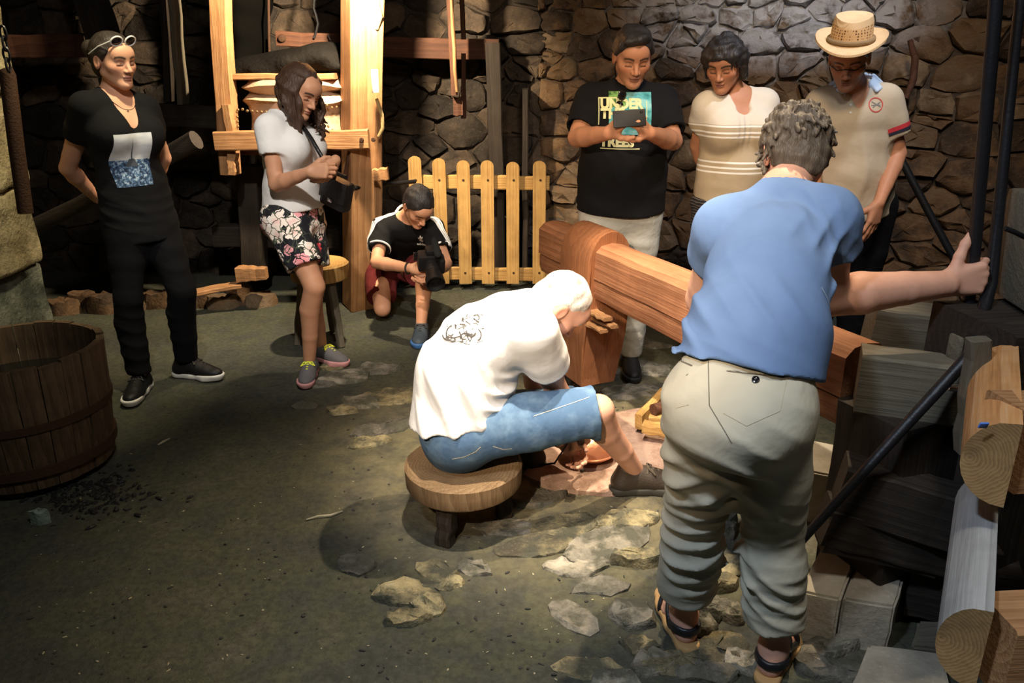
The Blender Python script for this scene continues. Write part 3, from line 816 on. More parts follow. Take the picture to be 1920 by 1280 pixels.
        for q, kw in (feet or {}).items():
            foot_solid(S, s.J['an'+q], **kw); c = s.J['an'+q]+Vector(kw['f']).normalized()*.06-V(0, 0, .045)
            fine.append((c-V(.15, .15, .06), c+V(.15, .15, .06), .0045))
        s.bodysolid = S
        o = solid_obj('body', S, h, skin, s.root, None, fine)
        paint_head(o, H, **paint)
        return o
    def shirt(s, mat, ease=.014, sleeve=.6, slv_e=.02, hem_t=-.1, hem_e=.02, neck_r=.068, neck_up=.02, folds=(), h=.007, extra=None, hem_n=None, name='shirt', sleeves=('L', 'R'), sl_len={}, hem_pt=None, vneck=None, cut=None):
        S = Solid()
        ez = [ease+hem_e, ease+hem_e*.6, ease+hem_e*.25, ease, ease*.4]
        s.torso(S, ez=ez, k=.018); s.shoulders(S, ease*.55); s.extras(S, ease)
        hp = hem_pt if hem_pt is not None else s.hipc+(s.shc-s.hipc)*hem_t
        hn = Vector(hem_n) if hem_n is not None else -s.upv
        # fall from the waist to the hem
        low = s.hipc+(s.shc-s.hipc)*(hem_t-.12)
        S.cone(s.sp[1], low, s.hw[1]+ease+hem_e*.6, s.hw[0]+ease+hem_e*1.3, .04, asp=s.asp[0]+.06, side=s.hp)
        if s.seat > -1: s.buttocks(S, ease*.6+hem_e*.5) if hem_t < 0.02 else None
        if extra: extra(S)
        S.plane(hp, hn, .004)
        for q in sleeves:
            t1 = sl_len.get(q, sleeve); Q = Solid(); s.arms(Q, q, 0, t1+.12, slv_e, .008)
            e = s.armpt(q, t1); d = (s.armpt(q, t1+.05)-e).normalized()
            # cut the sleeve square and open
            Q.p.append(_slcut(e, d, .050*s.arm+slv_e+.05))
            ri = (.050-.0115*min(1, t1/.85))*s.arm+slv_e-.0135; Q.cone(e-d*.028, e+d*.06, ri, ri, .002, 's'); S.group(Q, .03)
        for f in folds: S.fold(f)
        nb = s.J['neck']; ax = (s.H.w(0, -.02, -.055)-nb).normalized()
        S.cone(nb+ax*neck_up, nb+ax*(neck_up+.09), neck_r, neck_r+.05, .008, 's')
        if vneck: S.chain(vneck[0], vneck[1], .01, 's')
        if cut: cut(S)
        s.shirt_solid = S
        return solid_obj(name, S, h, mat, s.root)
    def trousers(s, mat, t_end=1.9, e=.014, top_t=.12, folds=(), h=.007, name='trousers', flare=None, extra=None, waist_e=.006, ends=None, open_=True, waist_n=None, crotch=(.05, .085), top=0, cleft=False):
        S = Solid(); s.torso(S, waist_e+.004, .04, 0, 2); s.buttocks(S, e*.7)
        if top: S.cone(s.hipc-s.upv*.05, s.hipc+(s.shc-s.hipc)*.36, top, top*.93, .03, asp=.80, side=s.hp)
        S.ball(s.hipc-s.upv*crotch[0], crotch[1]+e, .03)
        for q in ('L', 'R'):
            te = (ends or {}).get(q, t_end)
            Q = Solid(); s.legs(Q, q, 0, te+.1, flare if flare else e, .010)
            if extra: extra(Q, q)
            p = s.legpt(q, te); d = (s.legpt(q, te+.02)-s.legpt(q, te-.02)).normalized()
            Q.p.append(_slcut(p, d, .16)); S.group(Q, .05)
        if cleft:
            S.cone(s.hipc+s.upv*.02-s.fwd_h*.172, s.hipc-s.upv*.13-s.fwd_h*.150, .026, .030, .05, 's')
        for f in folds: S.fold(f)
        if top_t < 1:
            S.p.append(_slcut(s.hipc+(s.shc-s.hipc)*top_t, Vector(waist_n if waist_n else s.upv).normalized(), .26))
        s.trouser_solid = S
        return solid_obj(name, S, h, mat, s.root)
    def hair(s, mat, kind='short', e=.013, slope=.95, z0=-.06, y0=-.06, amp=.004, h=.0042, extra=None, seed=1, freq=(60, 130), ears=True, front=None):
        H = s.H; S = Solid(); k = H.k
        S.ell(H.w(0, -.014, .036), [(q+e)*k for q in (.076, .097, .088)], H.R, .01)
        S.ell(H.w(0, -.045, -.02), [(q+e)*k for q in (.062, .058, .06)], H.R, .02)
        n = (H.d(0, slope, -1)).normalized()
        S.plane(H.w(0, y0, z0), n, .012)
        if extra: extra(S, H)
        if ears:
            for sx in (-1, 1): S.ell(H.w(sx*.085, .0, -.004), [.02*k, .024*k, .034*k], H.R, .006, 's')
        if amp: S.fold(lumps(amp, seed, freq[0], freq[1], 7))
        return solid_obj('hair', S, h, mat, s.root)
def _slcut(e, d, r):
    """remove what lies past point e along d, within a ball of r*1.8 (so only this sleeve or leg is cut)"""
    d = Vector(d).normalized(); c = Vector(e)+d*r
    return ('k', 's', .003, A3(e)-r*1.3, A3(e)+r*1.3, (A3(e), A3(d), r))
def _perp(d):
    d = Vector(d); return d.cross(V(0, 0, 1)) if abs(d.z) < .9 else d.cross(V(1, 0, 0))
def hair_mat(name, dark, light, rough=.5, scale=(70, 70, 8)):
    t = NT(name); v = t.coord('Object', scale); n = t.noise(v, 2, 4, .6, 1.0)
    t.col(t.mix(n, dark, light)); t.set(Roughness=rough); t.b.inputs['Specular IOR Level'].default_value = .4
    t.bump(n, .7, .006); return t.m
# ------------------------------------------------------------------ flat print laid on a surface
def surf(o): 
    me = o.data; n = len(me.vertices); co = np.zeros(n*3, np.float32); me.vertices.foreach_get('co', co)
    M = o.matrix_basis; vs = [M @ Vector(c) for c in co.reshape(-1, 3)]
    return BVHTree.FromPolygons(vs, [tuple(p.vertices) for p in me.polygons])
def lay(name, verts2d, faces, bvh, origin, u, v, d, mat, parent, lift=.0018, smooth=True):
    """project a flat outline (u,v metres about origin) along d on to a surface"""
    u, v, d = Vector(u).normalized(), Vector(v).normalized(), Vector(d).normalized(); origin = Vector(origin); out = []; bad = set()
    for i, (a, b) in enumerate(verts2d):
        p = origin+u*a+v*b-d*.5; hit = bvh.ray_cast(p, d, 1.2)
        if hit[0] is None: bad.add(i); out.append(origin+u*a+v*b)
        else: out.append(hit[0]-d*lift)
    fs = [f for f in faces if not any(i in bad for i in f)]
    me = bpy.data.meshes.new(name); me.from_pydata([tuple(p) for p in out], [], fs)
    if smooth: me.polygons.foreach_set('use_smooth', np.ones(len(me.polygons), bool))
    return link(name, me, mat, parent)
def grid2d(x0, x1, y0, y1, nx=14, ny=14):
    vs = [(x0+(x1-x0)*i/nx, y0+(y1-y0)*j/ny) for j in range(ny+1) for i in range(nx+1)]
    fs = [(j*(nx+1)+i, j*(nx+1)+i+1, (j+1)*(nx+1)+i+1, (j+1)*(nx+1)+i) for j in range(ny) for i in range(nx)]
    return vs, fs
def poly2d(pts):
    """a filled outline cut into small triangles so it can follow a curved surface"""
    bm = bmesh.new(); bm.faces.new([bm.verts.new((x, y, 0)) for x, y in pts])
    bmesh.ops.triangulate(bm, faces=bm.faces)
    for _ in range(2): bmesh.ops.subdivide_edges(bm, edges=[e for e in bm.edges if e.calc_length() > .02], cuts=1)
    bmesh.ops.triangulate(bm, faces=bm.faces)
    bm.verts.index_update(); vs = [(v.co.x, v.co.y) for v in bm.verts]; fs = [tuple(v.index for v in f.verts) for f in bm.faces]; bm.free()
    return vs, fs
def text2d(txt, size, bold=.0, sx=1.0):
    cu = bpy.data.curves.new('lettering', 'FONT'); cu.body = txt; cu.size = size; cu.offset = bold; cu.align_x = 'LEFT'; cu.resolution_u = 3
    o = bpy.data.objects.new('lettering', cu); COL.objects.link(o)
    dg = bpy.context.evaluated_depsgraph_get(); me = bpy.data.meshes.new_from_object(o.evaluated_get(dg))
    bm = bmesh.new(); bm.from_mesh(me)
    bmesh.ops.subdivide_edges(bm, edges=[e for e in bm.edges if e.calc_length() > size*.35], cuts=1)
    bmesh.ops.triangulate(bm, faces=bm.faces); bm.verts.index_update()
    vs = [(v.co.x*sx, v.co.y) for v in bm.verts]; fs = [tuple(v.index for v in f.verts) for f in bm.faces]; bm.free()
    bpy.data.objects.remove(o); bpy.data.curves.remove(cu); bpy.data.meshes.remove(me)
    return vs, fs
def strip(name, pts, w, bvh, mat, parent, lift=.002, toward=None):
    """a ribbon along points pressed to the nearest surface"""
    vs, fs = [], []
    pr = []
    for p in pts:
        h = bvh.find_nearest(Vector(p)); pr.append((h[0], h[1]))
    for i, (p, n) in enumerate(pr):
        d = pr[min(i+1, len(pr)-1)][0]-pr[max(i-1, 0)][0]; s = d.cross(n).normalized()
        for q in (-1, 1):
            h = bvh.find_nearest(p+s*q*w/2); vs.append(tuple(h[0]+h[1]*lift))
    for i in range(len(pr)-1): fs.append((2*i, 2*i+1, 2*i+3, 2*i+2))
    me = bpy.data.meshes.new(name); me.from_pydata(vs, [], fs); me.polygons.foreach_set('use_smooth', np.ones(len(fs), bool))
    return link(name, me, mat, parent)
# ------------------------------------------------------------------ the eight people
SK_WARM = skin_mat('skin_warm', (.58, .29, .17)); SK_FAIR = skin_mat('skin_fair', (.64, .34, .22), mott=.09)
SK_TAN = skin_mat('skin_tan', (.48, .22, .12), lips=(.34, .13, .1)); SK_PINK = skin_mat('skin_pink', (.66, .35, .24), brow=(.45, .36, .28))
HAIR_DARK = hair_mat('hair_dark', (.012, .009, .008), (.05, .036, .028)); HAIR_BROWN = hair_mat('hair_brown', (.022, .011, .007), (.095, .048, .028), scale=(60, 60, 5))
HAIR_GREY = hair_mat('hair_greying', (.022, .016, .012), (.15, .115, .08)); HAIR_WHITE = hair_mat('hair_white', (.55, .48, .40), (.85, .8, .72), .7, (90, 90, 30))
HAIR_BLACK = hair_mat('hair_black', (.008, .007, .007), (.04, .035, .035), .4)
BLACK_TEE = cloth('black_jersey', (.0055, .0055, .0065), (.008, .008, .009)); BLACK_TEE2 = cloth('black_cotton', (.0065, .0065, .007), (.009, .009, .010))
BLACK_TROUSER = cloth('black_trouser_cloth', (.0025, .0025, .0035), (.004, .004, .005)); WHITE_TEE = cloth('white_cotton', (.78, .76, .74), (.84, .83, .82), var=.04, wr=12, wamt=.3)
RUBBER = plain('black_rubber', (.012, .012, .012), .6); WHITE_SOLE = plain('white_foam_sole', (.75, .74, .70), .7)
GLASS_DARK = plain('dark_lens', (.010, .009, .011), .15, 0, .4); STEEL = plain('bright_steel', (.6, .6, .6), .25, 1.0)
BLACK_PLASTIC = plain('black_plastic', (.010, .010, .011), .5, 0, .25)
PRINT_WHITE = plain('white_print', (.78, .78, .76), .8)

# --- woman in black, leaning back on the left
def woman_black():
    H = Head(P(214, 116, 3.84), (.86, -.5, -.12), (-.05, 0, 1), 1.0)
    J = dict(shR=P(160, 200, 3.74), shL=P(270, 204, 3.96), neck=P(211, 176, 3.88), elR=P(127, 315, 3.82), wrR=P(178, 368, 4.02), elL=P(306, 296, 4.03), wrL=P(276, 362, 4.10),
             hipR=P(236, 418, 3.80), hipL=P(290, 410, 3.93), knR=P(240, 563, 3.70), knL=P(342, 548, 3.80), anR=G(262, 703, .088), anL=G(350, 676, .088), face=(.7, -.7, 0), bend=V(0, .0, 0))
    p = Person('woman in black t-shirt and trousers, sunglasses on her head, hands behind her back', J, H, J['shR']-J['shL'], J['hipR']-J['hipL'], female=True, hw=(.150, .135, .140, .152, .115), asp=(.72, .72, .70, .68, .6), bust=.078, arm=.98, leg=.98, seat=.01)
    p.body(SK_FAIR, {'R': dict(f=(.7, .3, -.4), n=(0, 1, .2), thumb=(0, 0, 1)), 'L': dict(f=(-.8, .2, -.3), n=(0, 1, 0), thumb=(0, 0, 1))})
    vt = p.sp[3]*.62+p.sp[2]*.38+p.fwd*.16
    f = [creases(.006, (.5, 0, .9), .085, 3, p.sp[1], .18), creases(.004, (.2, 0, 1), .06, 4, p.sp[0], .2), lumps(.0015, 5, 20, 45)]
    sh = p.shirt(BLACK_TEE, ease=.012, sleeve=.50, slv_e=.017, hem_t=-.16, hem_e=.012, folds=f, neck_r=.06, neck_up=.012,
                 vneck=([p.J['neck']+p.fwd*.06+V(0, 0, .02), vt+p.fwd*.02+V(0, 0, .0)], [.070, .012]))
    p.trousers(BLACK_TROUSER, t_end=1.97, e=.018, folds=[creases(.003, (.25, .1, 1), .08, 7), lumps(.002, 2, 10, 24)], flare=lambda t: .010+.012*max(0, t-.9))
    shoe(p.root, 'trainer', p.J['anR'], (.12, -1, 0), BLACK_PLASTIC, WHITE_SOLE, laces=RUBBER)
    shoe(p.root, 'trainer', p.J['anL'], (1, -.22, 0), BLACK_PLASTIC, WHITE_SOLE, laces=RUBBER)
    def bun(S, H):
        S.ell(H.w(.02, -.125, .04), (.043, .036, .043), None, .012); S.ell(H.w(.0, -.14, .0), (.026, .024, .03), None, .01); S.ell(H.w(-.01, -.12, -.045), (.024, .022, .03), None, .01)
    p.hair(HAIR_DARK, e=.009, slope=1.3, z0=-.06, y0=-.03, amp=.0025, extra=bun)
    # sunglasses pushed up on the hair
    gl = tag(link('sunglasses', np_mesh('sunglasses', *_lens(H, .095, .082)), GLASS_DARK, p.root), 'white framed sunglasses pushed up on her hair')
    for sx in (-1, 1):
        tube('frame_rim', [H.w(sx*.034+.027*math.cos(a), .079+.010*math.sin(a)+.006*(1-abs(sx*.034+.027*math.cos(a))/.06), .098+.021*math.sin(a)) for a in np.linspace(0, 2*PI, 20)[:-1]], .0036, PRINT_WHITE, gl, 6, True)
        tube('temple', [H.w(sx*.061, .075, .098), H.w(sx*.084, .02, .07), H.w(sx*.086, -.05, .03)], .003, PRINT_WHITE, gl, 6)
    # necklace with a small pendant, drop earring
    nb = p.J['neck']
    b = surf(bpy.data.objects[p.root.children[0].name])
    pts = []
    for a in np.linspace(-1.15, 1.15, 15):
        q = nb+p.fwd*(.09*math.cos(a)+.04)+p.sh*(.075*math.sin(a))+V(0, 0, .015-.075*math.cos(a))
        h = b.find_nearest(q); pts.append(h[0]+h[1]*.002)
    nk = tube('necklace', pts, .0012, STEEL, p.root, 5)
    lathe('pendant', [(0, -.006), (.006, 0), (0, .006)], STEEL, nk, pts[7]+V(0, -.004, -.006), 10)
    # photo print on the chest
    bs = surf(sh); vd = (V(0, 0, 0)-p.fwd)
    t = NT('city_print'); uv = t.coord('Generated'); xyz = t.sep(uv)
    n = t.noise(t.coord('Object', (60, 60, 60)), 1.2, 5, .7)
    low = t.ramp(n, [(.40, (.006, .012, .03)), (.52, (.05, .12, .25)), (.6, (.35, .45, .55))])
    sky = t.ramp(t.noise(t.coord('Object', (10, 10, 22)), 1, 4), [(.3, (.48, .50, .52)), (.7, (.74, .75, .76))])
    t.col(t.mix(t.math('GREATER_THAN', xyz[2], .50), low, sky)); 
    c0 = P(250, 300, 3.75)
    vs, fs = grid2d(-.088, .088, -.120, .120, 18, 22)
    vs = [(a*(1-.10*(b < 0)*(-b/.12)), b) for a, b in vs]
    u = V(p.fwd.y, -p.fwd.x, 0)*-1; u.normalize()
    pr = lay('shirt_print', vs, fs, bs, c0, u, (0, 0, 1), p.fwd*-1, t.m, sh)
    tw = poly2d([(-.004, -.005), (-.002, .06), (0, .105), (.002, .06), (.004, -.005)])
    lay('tower_print', *tw, bs, c0, u, (0, 0, 1), p.fwd*-1, plain('print_grey', (.06, .07, .09), .8), sh, .003)
    lay('tower_print', *poly2d([(-.03, -.03), (-.012, .005), (.012, .005), (.03, -.03)]), bs, c0, u, (0, 0, 1), p.fwd*-1, bpy.data.materials['print_grey'], sh, .003)
    return p
def _lens(H, z, y):
    vs, fs = [], []
    for sx in (-1, 1):
        c = len(vs); vs.append(tuple(H.w(sx*.034, y+.006, z+.003)))
        n = 16
        for k in range(n):
            a = 2*PI*k/n; x = sx*.034+.026*math.cos(a); vs.append(tuple(H.w(x, y-.003+.010*math.sin(a)+.006*(1-abs(x)/.06), z+.003+.020*math.sin(a))))
        for k in range(n): fs.append((c, c+1+k, c+1+(k+1) % n, c))
    # as degenerate-free triangles
    return np.array(vs), np.array([(a, b, d) for a, b, d, _ in fs])

# --- woman in white tee and floral shorts
def woman_white():
    H = Head(P(563, 172, 3.98), (.72, -.50, -.42), (.42, -.1, .9), 1.0)
    J = dict(shR=P(505, 240, 3.87), shL=P(562, 238, 4.13), neck=P(528, 212, 4.0), elR=P(518, 346, 3.80), wrR=P(580, 322, 3.72), elL=P(612, 330, 4.02), wrL=P(629, 300, 3.80),
             hipR=P(532, 408, 3.90), hipL=P(572, 404, 4.08), knR=P(590, 537, 3.78), knL=P(588, 540, 3.97), anR=G(580, 676, .088), anL=G(602, 648, .088), face=(.9, -.4, 0))
    p = Person('woman with long brown hair in white t-shirt and black floral shorts, hands clasped', J, H, J['shR']-J['shL'], J['hipR']-J['hipL'], female=True, hw=(.148, .125, .130, .145, .108), asp=(.78, .74, .72, .70, .6), bust=.076, arm=.93, leg=.93, seat=.01)
    p.body(SK_WARM, {'R': dict(f=(.9, -.05, .06), n=(.1, .9, -.2), thumb=(0, 0, 1), curl=(.75, .8, .85, .9), size=.92), 'L': dict(f=(-.40, -.45, -.70), n=(-.75, .5, .1), thumb=(0, -.3, .8), curl=(.45, .5, .55, .6), size=.92)})
    f = [creases(.006, (.3, 0, 1), .075, 13, p.sp[1], .16), creases(.004, (1, 0, .5), .06, 14, p.sp[2], .18), lumps(.0018, 15, 18, 40)]
    p.shirt(WHITE_TEE, ease=.013, sleeve=.48, slv_e=.02, hem_t=.10, hem_e=.014, folds=f, neck_r=.066, neck_up=.014, hem_n=-p.upv)
    t = NT('floral_cloth'); v = t.coord('Object')
    vo = t.n('ShaderNodeTexVoronoi', feature='F1'); wv = t.n('ShaderNodeVectorMath', operation='ADD'); t.l(v, wv.inputs[0])
    nz = t.n('ShaderNodeTexNoise'); t.l(v, nz.inputs['Vector']); nz.inputs['Scale'].default_value = 28; nz.inputs['Detail'].default_value = 2
    sc = t.n('ShaderNodeVectorMath', operation='SCALE'); t.l(nz.outputs['Color'], sc.inputs[0]); sc.inputs['Scale'].default_value = .045; t.l(sc.outputs[0], wv.inputs[1])
    t.l(wv.outputs[0], vo.inputs['Vector']); vo.inputs['Scale'].default_value = 13.5; vo.inputs['Randomness'].default_value = .85
    pet = t.n('ShaderNodeTexVoronoi', feature='DISTANCE_TO_EDGE'); t.l(wv.outputs[0], pet.inputs['Vector']); pet.inputs['Scale'].default_value = 24
    hue = t.sep(vo.outputs['Color'])
    petal = t.ramp(hue[0], [(0, (.80, .72, .66)), (.55, (.82, .78, .74)), (.70, (.75, .34, .38)), (.86, (.62, .05, .07)), (.9, (.70, .68, .42))], 'CONSTANT')
    heart = t.ramp(vo.outputs['Distance'], [(.0, (.55, .10, .10)), (.22, (.75, .45, .42)), (.38, (.8, .74, .7))])
    fl = t.mix(.45, petal, heart, 'MULTIPLY')
    m = t.math('MULTIPLY', t.math('LESS_THAN', vo.outputs['Distance'], .55), t.math('GREATER_THAN', pet.outputs['Distance'], .05))
    m = t.math('MULTIPLY', m, t.math('GREATER_THAN', hue[1], .14))
    leaf = t.math('MULTIPLY', t.math('LESS_THAN', pet.outputs['Distance'], .03), t.math('GREATER_THAN', hue[2], .5))
    c = t.mix(m, (.010, .010, .016), t.mix(1, fl, (1.5, 1.5, 1.5), 'MULTIPLY')); c = t.mix(t.math('MULTIPLY', leaf, .5), c, (.20, .26, .13))
    t.col(c); t.set(Roughness=.85); t.bump(t.noise(v, 14, 3), .3, .02)
    tr = p.trousers(t.m, t_end=.70, e=.016, top_t=.22, folds=[creases(.005, (.6, 0, .6), .08, 17), lumps(.002, 18, 14, 30)], flare=lambda t: .014+.024*t, name='shorts', waist_e=.004)
    GREY_MESH = plain('grey_mesh_shoe', (.13, .125, .13), .8, bumps=(300, .4, .003)); YEL = plain('yellow_laces', (.72, .78, .05), .7); PINK = plain('pink_sole', (.62, .30, .30), .7)
    shoe(p.root, 'trainer', p.J['anR'], (.10, -1, 0), GREY_MESH, PINK, laces=YEL, size=.95)
    shoe(p.root, 'trainer', p.J['anL'], (.9, -.55, 0), GREY_MESH, PINK, laces=YEL, size=.95)
    def long(S, H):
        r = random.Random(4)
        for i in range(84):   # wavy locks from the crown down past the jaw
            a = -2.75+5.5*i/83+r.uniform(-.05, .05); x, y = math.sin(a), math.cos(a)
            if y > .72: continue
            q0 = H.w(x*.070, y*.085-.015, .075); q1 = H.w(x*.092, y*.098-.02, .01)
            L = r.uniform(.11, .20); w = r.uniform(-.022, .022); j = r.uniform(.94, 1.07); q1 = H.w(x*.090*j, y*.096*j-.02, .01)
            q2 = q1+V(w+.004, w*.5, -L*.5); q3 = q2+V(-w*1.5+.006, -w, -L*.45); q4 = q3+V(w*2, w, -L*.22)
            S.chain([q0, q1, q1.lerp(q2, .5)+V(w*.5, -w*.4, 0), q2, q3, q4], [.012, .0125, .012, .011, .0085, .003], .003)
    p.hair(HAIR_BROWN, e=.011, amp=.003, extra=None, ears=False)
    S = Solid(); long(S, H); S.ell(H.w(0, -.02, .045), (.081, .098, .083), H.R, .008); S.ell(H.w(0, .082, -.020), (.052, .075, .098), H.R, .008, 's'); S.fold(lumps(.0018, 9, 60, 140, 7))
    o = [c for c in p.root.children if c.name.startswith('hair')][0]; bpy.data.objects.remove(o)
    solid_obj('hair', S, .0045, HAIR_BROWN, p.root)
    # black shoulder bag hanging at her far hip
    bag = thing('shoulder_bag', 'small black leather shoulder bag hanging at the white-shirted woman\'s hip', 'bag', (0, 0, 0))
    c = P(632, 362, 3.94); bag.location = (c.x, c.y, c.z)
    LE = plain('black_leather', (.012, .011, .012), .4, bumps=(60, .3, .01))
    M = Matrix.Translation(c) @ Matrix.Rotation(-.5, 4, 'Z') @ Matrix.Rotation(.30, 4, 'Y')
    box('pouch', M, .155, .07, .15, LE, bag, .02)
    box('flap', M @ Matrix.Translation((0, -.036, .022)), .158, .012, .11, LE, bag, .005)
    box('buckle', M @ Matrix.Translation((0, -.045, -.03)), .03, .008, .02, STEEL, bag, .002)
    tube('shoulder_strap', [c+V(-.05, 0, .08), P(607, 300, 3.82), P(585, 262, 3.86), P(560, 225, 4.0), P(545, 222, 4.1), P(575, 300, 4.2), c+V(.04, .05, .07)], .010, LE, bag, 8)
    return p

# --- kneeling cameraman
def cameraman():
    H = Head(P(784, 388, 4.60), (.40, -.62, -.72), (.35, -.55, .75), .98)
    J = dict(shR=P(718, 430, 4.76), shL=P(812, 430, 4.70), neck=P(760, 412, 4.74), elR=P(706, 492, 4.55), wrR=P(772, 503, 4.36), elL=P(836, 494, 4.52), wrL=P(822, 508, 4.33),
             hipR=P(712, 500, 5.10), hipL=P(765, 500, 5.10), knR=G(717, 578, .085), knL=P(796, 512, 4.62), anR=P(712, 560, 5.16), anL=G(790, 607, .088), face=(.3, -.9, 0), bend=V(0, .05, .05))
    J['anR'].z = .10; J['calfR'] = V(0, 0, 1); J['calfL'] = V(0, 1, 0)
    p = Person('kneeling man in black three-stripe t-shirt and dark red shorts, filming by the fence', J, H, J['shR']-J['shL'], J['hipR']-J['hipL'], hw=(.14, .135, .15, .155, .125), asp=(.72, .7, .66, .62, .58), arm=.95, leg=.93)
    p.body(SK_WARM, {'R': dict(f=(.9, -.35, .1), n=(.2, .6, -.5), thumb=(.1, -.3, 1), curl=(.55, .6, .6, .65), size=.95), 'L': dict(f=(-.55, -.3, -.3), n=(.3, .2, .9), thumb=(.5, -.8, 0), curl=(.4, .4, .4, .4), size=.95)})
    sh = p.shirt(BLACK_TEE, ease=.016, sleeve=.62, slv_e=.024, hem_t=-.05, hem_e=.012, folds=[creases(.006, (.6, 0, .8), .09, 23), lumps(.0015, 25, 18, 40)], neck_r=.064)
    tube('collar', [p.J['neck']+p.sh*(.066*math.cos(a))+p.fwd*(.062*math.sin(a)+.012)+V(0, 0, .022-.028*math.sin(a)) for a in np.linspace(0, 2*PI, 25)[:-1]], .008, PRINT_WHITE, sh, 8, True)
    b = surf(sh)
    for q in ('R', 'L'):
        for i in range(3):
            pts = []
            out = (p.sh if p.sh.dot(p.J['sh'+q]-p.shc) > 0 else -p.sh)
            fw = V(0, -1, 0)
            for t in np.linspace(-.75, .60, 26):
                if t < 0:
                    c = p.J['sh'+q].lerp(p.J['neck'], -t); dv = (V(0, 0, 1)*1.0).normalized(); side = fw
                else:
                    c = p.armpt(q, t); k = min(1, t*2.2); dv = (V(0, 0, 1)*(1-k)+out*k+fw*.25*k).normalized(); side = (fw-out*.1)
                pts.append(c+dv*.09+side*(.023*(i-1)+.012))
            strip('sleeve_stripe', pts, .0125, b, PRINT_WHITE, sh, .0035)
        e = p.armpt(q, .60); d = (p.armpt(q, .62)-e).normalized(); u = _perp(d).normalized(); v = d.cross(u)
        tube('cuff', [e-d*.006+(u*math.cos(a)+v*math.sin(a))*(.0445*p.arm+.0235) for a in np.linspace(0, 2*PI, 25)[:-1]], .006, PRINT_WHITE, sh, 6, True)
    # three-leaf emblem with a word under it
    o = P(782, 446, 4.5); ft = P(782, 446, 4.9)
    dd = (ft-o).normalized(); dd = V(0, 1, -.35).normalized(); u = V(1, .1, 0)
    for ang, L in ((-.62, .026), (0, .033), (.62, .026)):
        pts = [(0, 0)]; 
        for t in np.linspace(.15, 1, 6): pts.append((-.0062*math.sin(PI*t)+0, L*t))
        for t in np.linspace(.85, .15, 5): pts.append((.0062*math.sin(PI*t), L*t))
        pts = [(x*math.cos(ang)+y*math.sin(ang), -x*math.sin(ang)+y*math.cos(ang)+.006) for x, y in pts]
        lay('emblem_leaf', *poly2d(pts), b, o, u, (0, -.2, 1), dd, PRINT_WHITE, sh, .003)
    for yy in (.010, .016): lay('emblem_bar', *poly2d([(-.026, yy), (.026, yy), (.026, yy+.002), (-.026, yy+.002)]), b, o, u, (0, -.2, 1), dd, BLACK_TEE, sh, .004)
    vs, fs = text2d('adidas', .020, .0006); vs = [(x-.028, y-.014) for x, y in vs]
    lay('emblem_word', vs, fs, b, o, u, (0, -.2, 1), dd, PRINT_WHITE, sh, .003)
    RED = cloth('dark_red_cloth', (.075, .010, .010), (.10, .014, .014))
    p.trousers(RED, t_end=.90, e=.018, top_t=.2, folds=[creases(.006, (.2, 1, .3), .09, 27)], name='shorts', ends={'R': .74, 'L': .74}, flare=lambda t: .018+.022*t)
    BLUE_SHOE = plain('blue_grey_shoe', (.06, .085, .11), .7, bumps=(250, .4, .003)); BLUE_SOLE = plain('blue_sole', (.05, .16, .42), .6)
    shoe(p.root, 'trainer', p.J['anL'], (.02, -1, 0), BLUE_SHOE, BLUE_SOLE, laces=RUBBER)
    shoe(p.root, 'trainer', p.J['anR'], (0, .25, -1), BLUE_SHOE, BLUE_SOLE, up=(0, -1, -.2), laces=RUBBER)
    p.hair(HAIR_BLACK, e=.010, amp=.0022, seed=5, freq=(90, 160))
    w = p.J['wrR']; f = V(.9, -.35, .1).normalized(); u = _perp(f).normalized(); v = f.cross(u)
    tube('wristband', [w-f*.025+(u*math.cos(a)+v*math.sin(a))*.031 for a in np.linspace(0, 2*PI, 17)[:-1]], .005, RUBBER, p.root, 6, True)
    # the camera he films with
    c = P(806, 488, 4.27); cm = thing('video_camera', 'black camera with long lens and foam microphone, held by the kneeling man', 'camera', c)
    d = V(.22, -.85, -.42).normalized(); M = frame(c, c+d*.01); M.translation = c
    box('camera_body', M, .075, .135, .10, BLACK_PLASTIC, cm, .012); box('viewfinder_hump', M @ Matrix.Translation((-.005, 0, .062)), .06, .05, .04, BLACK_PLASTIC, cm, .01)
    box('grip', M @ Matrix.Translation((.02, .06, -.01)), .075, .035, .09, BLACK_PLASTIC, cm, .014)
    R = M @ Matrix.Rotation(PI/2, 4, 'Y')
    lathe('lens', [(0, .03), (.036, .03), (.038, .06), (.041, .062), (.041, .10), (.039, .102), (.041, .105), (.044, .15), (.050, .152), (.052, .20), (.047, .20), (.043, .17), (0, .165)], BLACK_PLASTIC, cm, M=R, n=28)
    lathe('front_glass', [(0, .172), (.03, .170), (.043, .166)], GLASS_DARK, cm, M=R, n=24)
    mic0 = c+V(.03, .02, .085); 
    tube('microphone', [mic0-d*.05, mic0-d*.03, mic0+d*.07, mic0+d*.10, mic0+d*.11], [.010, .019, .021, .018, .004], cloth('foam', (.015, .015, .015)), cm, 14)
    box('microphone_mount', Matrix.Translation(mic0-d*.01-V(.01, 0, .03)), .02, .02, .04, BLACK_PLASTIC, cm, .003)
    box('screen', M @ Matrix.Translation((-.04, -.05, 0)), .01, .07, .055, GLASS_DARK, cm, .003)
    return p

